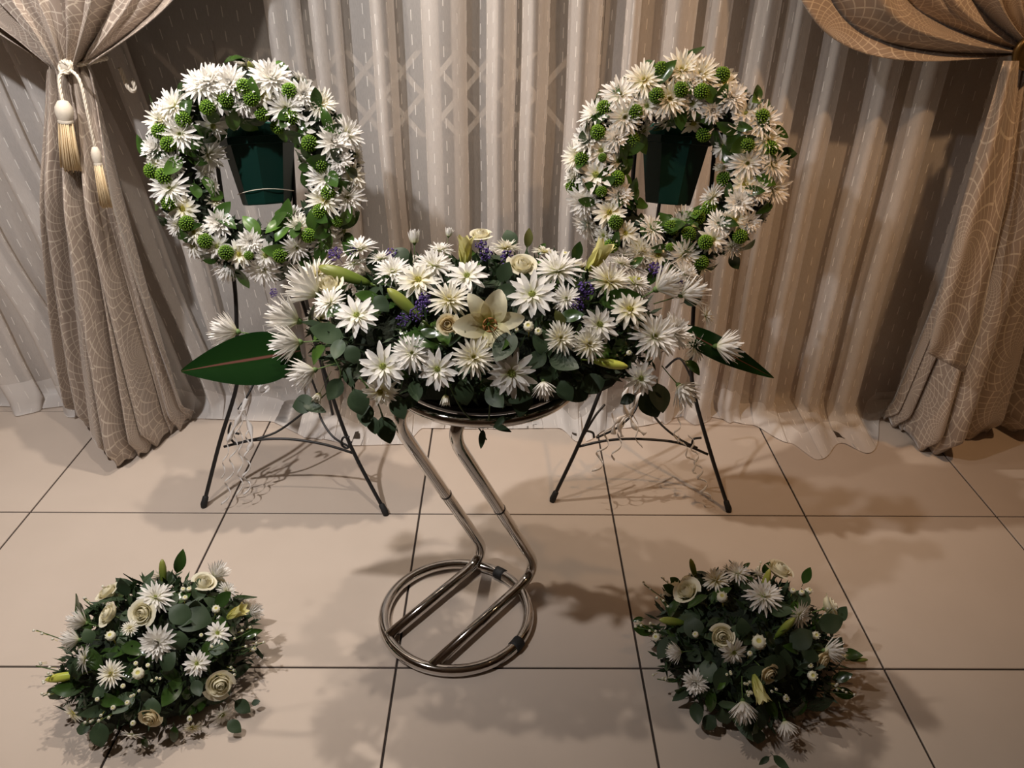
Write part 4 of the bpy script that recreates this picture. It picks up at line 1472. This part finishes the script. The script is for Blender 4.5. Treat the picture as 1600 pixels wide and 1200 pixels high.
def pot(label, ctop, cbot, rad_px, off):
    pt, pb = on_easel(*ctop, off), on_easel(*cbot, off)
    ax = (pt - pb).normalized()
    H = (pt - pb).length
    R = rad_px * zc(pt) / F_PX
    root = thing('plastic_pot', label, 'pot', 'green wreath pots', loc=pb)
    MT = frame_z((0, 0, 0), ax, .2)
    m_ = MB()
    m_.lathe([(.0001, .004), (R * .64, 0), (R * .66, .004), (R * .94, H - .016), (R * .90, H - .018), (R * .62, .010), (.0001, .010)], 8, MT)
    m_.build('pot_body', M['pot'], root, smooth=False)
    m_ = MB(); m_.lathe([(R * .94, H - .020), (R * 1.02, H - .018), (R * 1.03, H), (R * .96, H + .001), (R * .90, H - .014)], 8, MT); m_.build('pot_rim', M['pot'], root, smooth=False)
    m_ = MB(); m_.lathe([(R * .78, H * .88), (R * .80, H + .010), (R * .72, H + .030), (R * .3, H + .038), (.0001, H + .038)], 12, MT); m_.build('foam_block', M['foam'], root)
    m_ = MB(); m_.tube([MT @ Vector((R * .745 * math.cos(a), R * .745 * math.sin(a), H * .20 + .006 * math.sin(a * 2))) for a in np.linspace(0, 6.283, 33)[:-1]], .0012, 5, closed=True)
    if 'left' in label:
        m_.build('tie_wire', M['cord'], root)
    return root


pot('dark green faceted plastic pot inside the left wreath', (403, 214), (418, 318), 58, -.02)
pot('dark green faceted plastic pot inside the right wreath', (1056, 214), (1043, 318), 58, -.02)


def wreath(label, cx, cy, items, seed, D):
    global rnd
    rnd = random.Random(seed)
    C = at_y(cx, cy, D)
    nrm = Vector((0, -1, LEAN * 1.1)).normalized()
    nrm = (nrm * .6 + (CAM - C).normalized() * .4).normalized()
    U = Vector((0, 0, 1)).cross(nrm).normalized() * 1
    V = nrm.cross(U)
    root = thing('flower_wreath', label, 'wreath', 'chrysanthemum wreaths', loc=C)
    R, r_ = .200, .062

    class W:
        pass
    A = W(); A.root = root; A.inv = Matrix.Translation(-C)
    s_ = zc(C) / F_PX

    def surf(a, b):
        d = U * math.cos(a) + V * math.sin(a)
        nn = d * math.sin(b) + nrm * math.cos(b)
        return C + d * R + nn * r_, nn, d
    # base ring
    m_ = MB()
    m_.tube([U * R * math.cos(a) + V * R * math.sin(a) for a in np.linspace(0, 6.283185, 48, endpoint=False)], r_ * .80, 12, closed=True)
    m_.build('foam_ring', M['moss'], root)
    # fine fill leaves
    m_ = MB()
    for k in range(1100):
        a, b = rnd.uniform(0, 6.283), rnd.uniform(-2.2, 2.2)
        p, nn, d = surf(a, b)
        p = p - nn * .016 - C
        tg = (nn * .7 + Vector((rnd.gauss(0, .6), rnd.gauss(0, .6), rnd.gauss(0, .6)))).normalized()
        sd = Matrix.Rotation(rnd.uniform(0, 6.28), 3, tg) @ tg.orthogonal().normalized()
        ln = rnd.uniform(.018, .035)
        i = [m_.vert(q) for q in (p, p + tg * ln * .5 + sd * ln * .25, p + tg * ln, p + tg * ln * .5 - sd * ln * .25)]
        m_.f.append(tuple(i))
    o = m_.build('fine_foliage', M['fern'], root); o['kind'] = 'stuff'
    for kind, x_, y_, sz in items:
        # picture offset -> wreath plane
        d0 = ray(x_, y_)
        t = (C + nrm * .055 - CAM).dot(nrm) / d0.dot(nrm)
        q = CAM + d0 * t - C
        u_, v_ = q.dot(U), q.dot(V)
        a = math.atan2(v_, u_); rad = math.hypot(u_, v_)
        e = max(-1.25, min(1.25, (rad - R) / r_))
        b = math.asin(max(-1, min(1, e))) if abs(e) < 1 else math.copysign(1.5, e)
        d = U * math.cos(a) + V * math.sin(a)
        nn = d * math.sin(b) + nrm * math.cos(b)
        hgt = r_ * math.sqrt(max(0.02, 1 - min(1, e * e)))
        p = C + d * rad + nrm * (hgt + .004)
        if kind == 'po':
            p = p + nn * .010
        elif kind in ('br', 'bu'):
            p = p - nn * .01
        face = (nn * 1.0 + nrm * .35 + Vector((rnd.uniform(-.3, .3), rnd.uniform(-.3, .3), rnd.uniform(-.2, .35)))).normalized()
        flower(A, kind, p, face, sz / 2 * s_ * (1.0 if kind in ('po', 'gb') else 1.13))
    for k in range(96):
        a = rnd.uniform(0, 6.283); b = rnd.choice([rnd.uniform(.7, 1.6), rnd.uniform(-1.5, -.7), rnd.uniform(-.8, .8)])
        p, nn, d = surf(a, b)
        tg = Vector((rnd.gauss(0, 1), rnd.gauss(0, 1), rnd.gauss(0, 1))); tg = (tg - nn * tg.dot(nn)).normalized()
        yd = (nn * rnd.uniform(.3, .8) + tg).normalized()
        ln = rnd.uniform(.050, .080)
        leaf(A, rnd.choice(['gl', 'gl', 'gl', 'll', 'gl']), p + nn * .012 - yd * ln * .2, yd, nn + nrm * .4, ln)
    for k in range(16):      # reverse side
        a = rnd.uniform(0, 6.283); b = rnd.uniform(1.7, 2.4)
        p, nn, d = surf(a, b)
        flower(A, rnd.choice(['sp', 'da']), p, nn, rnd.uniform(.03, .042))
    rnd = random.Random(seed + 50)
    return root


def wl(ox, oy, s_, txt):
    out = []
    for tok in txt.split():
        k, x_, y_, *z = tok.split(',')
        out.append((k, ox + float(x_) * s_, oy + float(y_) * s_, float(z[0]) * s_ if z else {'sp': 58, 'da': 56, 'fu': 56, 'po': 25, 'bu': 26, 'br': 40, 'gb': 32}[k]))
    return out


LW = wl(220, 80, .31667, 'fu,345,150,170 sp,300,170 fu,445,160,170 fu,640,135,190 sp,165,275 sp,110,345 fu,75,480,150 sp,200,410 sp,312,510 da,285,590,110 sp,150,675 da,215,775,150 da,390,235,150 da,465,322,120 da,345,365,150 fu,510,245,140 sp,720,280 da,790,380,150 sp,885,258,150 fu,800,215,140 bu,930,360 fu,950,450,175 sp,1010,410 bu,795,530 fu,980,540,130 da,1040,610,140 sp,915,630 sp,1015,720 sp,910,735 da,910,855,140 da,990,890,150 sp,905,950 sp,770,965,150 sp,780,870,140 fu,745,820,130 bu,640,865 fu,545,940,130 da,620,1005,150 fu,385,850,150 da,490,1000,130 da,380,960,120 br,420,1080 sp,600,1075 da,270,890,110 da,335,670,100 da,345,745,90 da,710,1075,140 da,840,1065,130 fu,155,560,120 da,250,960,130 da,330,1010,120 sp,90,560,120 da,600,215,130 da,1060,660,120 sp,180,860,120 '
        'po,735,205 po,430,235 po,335,275 po,550,230 po,220,340 po,600,290 po,110,400 po,750,320 po,150,460 po,130,615,85 po,70,590 po,155,745 po,845,450,85 po,675,350 po,895,565 po,930,695 po,890,790 po,240,845 po,830,905 po,330,930 po,430,985 po,540,1000,50 po,690,1000 po,960,835,60 po,515,180 gb,543,85,110')
RW = wl(860, 80, .31667, 'sp,465,145 sp,650,95,200 sp,740,120 fu,690,160,130 sp,345,220 sp,230,310 sp,585,235 da,475,270,130 sp,365,325 fu,890,230,150 da,860,165,130 fu,800,290,120 da,700,255,140 da,720,345,150 da,590,340,130 da,465,385,120 da,960,310,140 da,945,380,140 sp,1035,350 sp,1070,430 da,870,465,140 fu,190,440,170 da,250,490,140 fu,320,430,130 sp,140,520 da,330,540,130 da,225,610,190 sp,120,620,150 fu,170,740,170 fu,335,710,140 da,290,795,150 fu,190,860,180 da,265,910,120 da,370,895,120 sp,500,880,150 br,660,850 sp,815,725,150 bu,850,575 sp,970,550 da,960,660,150 fu,1015,690,130 fu,930,745,150 sp,1090,560 sp,1100,680 da,905,830,130 sp,830,850,130 da,800,925,140 sp,655,1000,170 da,530,1000,150 sp,450,990,140 fu,370,1010,160 da,410,1075,160 da,250,975,140 sp,900,960,130 fu,980,840,120 da,560,1090,140 da,660,1090,140 sp,760,1070,130 da,430,960,110 da,1050,500,130 '
        'po,550,105 po,640,190 po,740,200 po,840,130 po,520,220 po,275,290 po,412,300,80 po,240,405 po,390,430,80 po,170,535,80 po,130,665 po,315,630,85 po,250,690,60 po,780,390 po,1030,330 po,970,465 po,1070,480 po,890,635 po,805,790 po,740,840 po,595,885 po,680,910 po,585,965,45 po,320,840 po,310,950 po,925,905 po,740,1030 po,255,525,45 po,760,940')
wreath('wreath of white chrysanthemums and green button poms on the left easel', 402, 268, LW, 31, 2.12)
wreath('wreath of white chrysanthemums and green button poms on the right easel', 1056, 266, RW, 32, 2.12)


def curl_ribbon(m_, p0, p1, rad, turns, wd=.008, ph=0.0, grow=.6):
    n = int(turns * 16)
    ax = (p1 - p0).normalized()
    u_ = ax.orthogonal().normalized(); v_ = ax.cross(u_)
    rows = []
    for i in range(n + 1):
        t = i / n
        a = ph + t * turns * 6.283
        r_ = rad * (1 - grow + grow * t)
        c = p0.lerp(p1, t) + (u_ * math.cos(a) + v_ * math.sin(a)) * r_
        rows.append([c - ax * wd / 2, c + ax * wd / 2])
    m_.grid(rows)


def ribbon(label, strands, bow=None):
    c = on_easel(*strands[0][0])
    root = thing('curling_ribbon', label, 'ribbon', 'curled gift ribbons', loc=c)
    for i, (a, b_, rad, turns) in enumerate(strands):
        p0, p1 = on_easel(*a, -.012), on_easel(*b_, -.03)
        p1.z = max(p1.z, .022)
        m_ = MB(); curl_ribbon(m_, p0 - c, p1 - c, rad, turns, ph=i * 1.3); o = m_.build('ribbon_strand', M['ribbon'], root); solid(o, .0006)
    if bow:
        for k, pts in enumerate(bow):
            m_ = MB()
            cl = catmull([on_easel(x_, y_, -.015 + o_) - c for x_, y_, o_ in pts], 6)
            rows = []
            for i, p in enumerate(cl):
                d = (cl[min(len(cl) - 1, i + 1)] - cl[max(0, i - 1)]).normalized()
                sd = d.cross(Vector((0, -1, 0))).normalized()
                wv = .0055 + .003 * math.sin(i * .9 + k)
                rows.append([p - sd * wv + Vector((0, .004 * math.sin(i), 0)), p + Vector((0, -.004, 0)), p + sd * wv])
            m_.grid(rows)
            o = m_.build('bow_loop', M['ribbon'], root); solid(o, .0006)
    return root


ribbon('curled white ribbon trailing down the left leg of the left easel', [((384, 600), (352, 792), .012, 5), ((378, 640), (374, 778), .010, 4), ((388, 660), (384, 770), .014, 3.5), ((404, 600), (416, 612), .020, 1.6), ((366, 650), (346, 745), .007, 3)],
       [[(386, 622, 0), (376, 648, -.01), (366, 668, 0), (356, 690, 0)], [(378, 640, -.01), (388, 660, 0), (394, 690, -.01), (386, 704, 0)]])
ribbon('curled white ribbon and bow hanging from the arch of the right easel', [((962, 640), (930, 735), .018, 3), ((1078, 680), (1104, 780), .016, 4.5), ((975, 650), (960, 720), .014, 2), ((1070, 610), (1055, 690), .010, 3), ((1060, 680), (1090, 740), .012, 2.5), ((990, 640), (1000, 700), .01, 1.5)],
       [[(980, 650, 0), (974, 628, -.02), (982, 604, -.02), (990, 600, 0), (986, 640, 0)], [(984, 648, 0), (996, 626, -.02), (1004, 612, -.02), (1000, 630, 0)], [(982, 648, 0), (968, 664, -.01), (972, 682, 0)], [(984, 650, 0), (992, 668, -.01), (1008, 678, 0)], [(978, 648, -.01), (962, 660, -.02), (958, 678, 0)]])
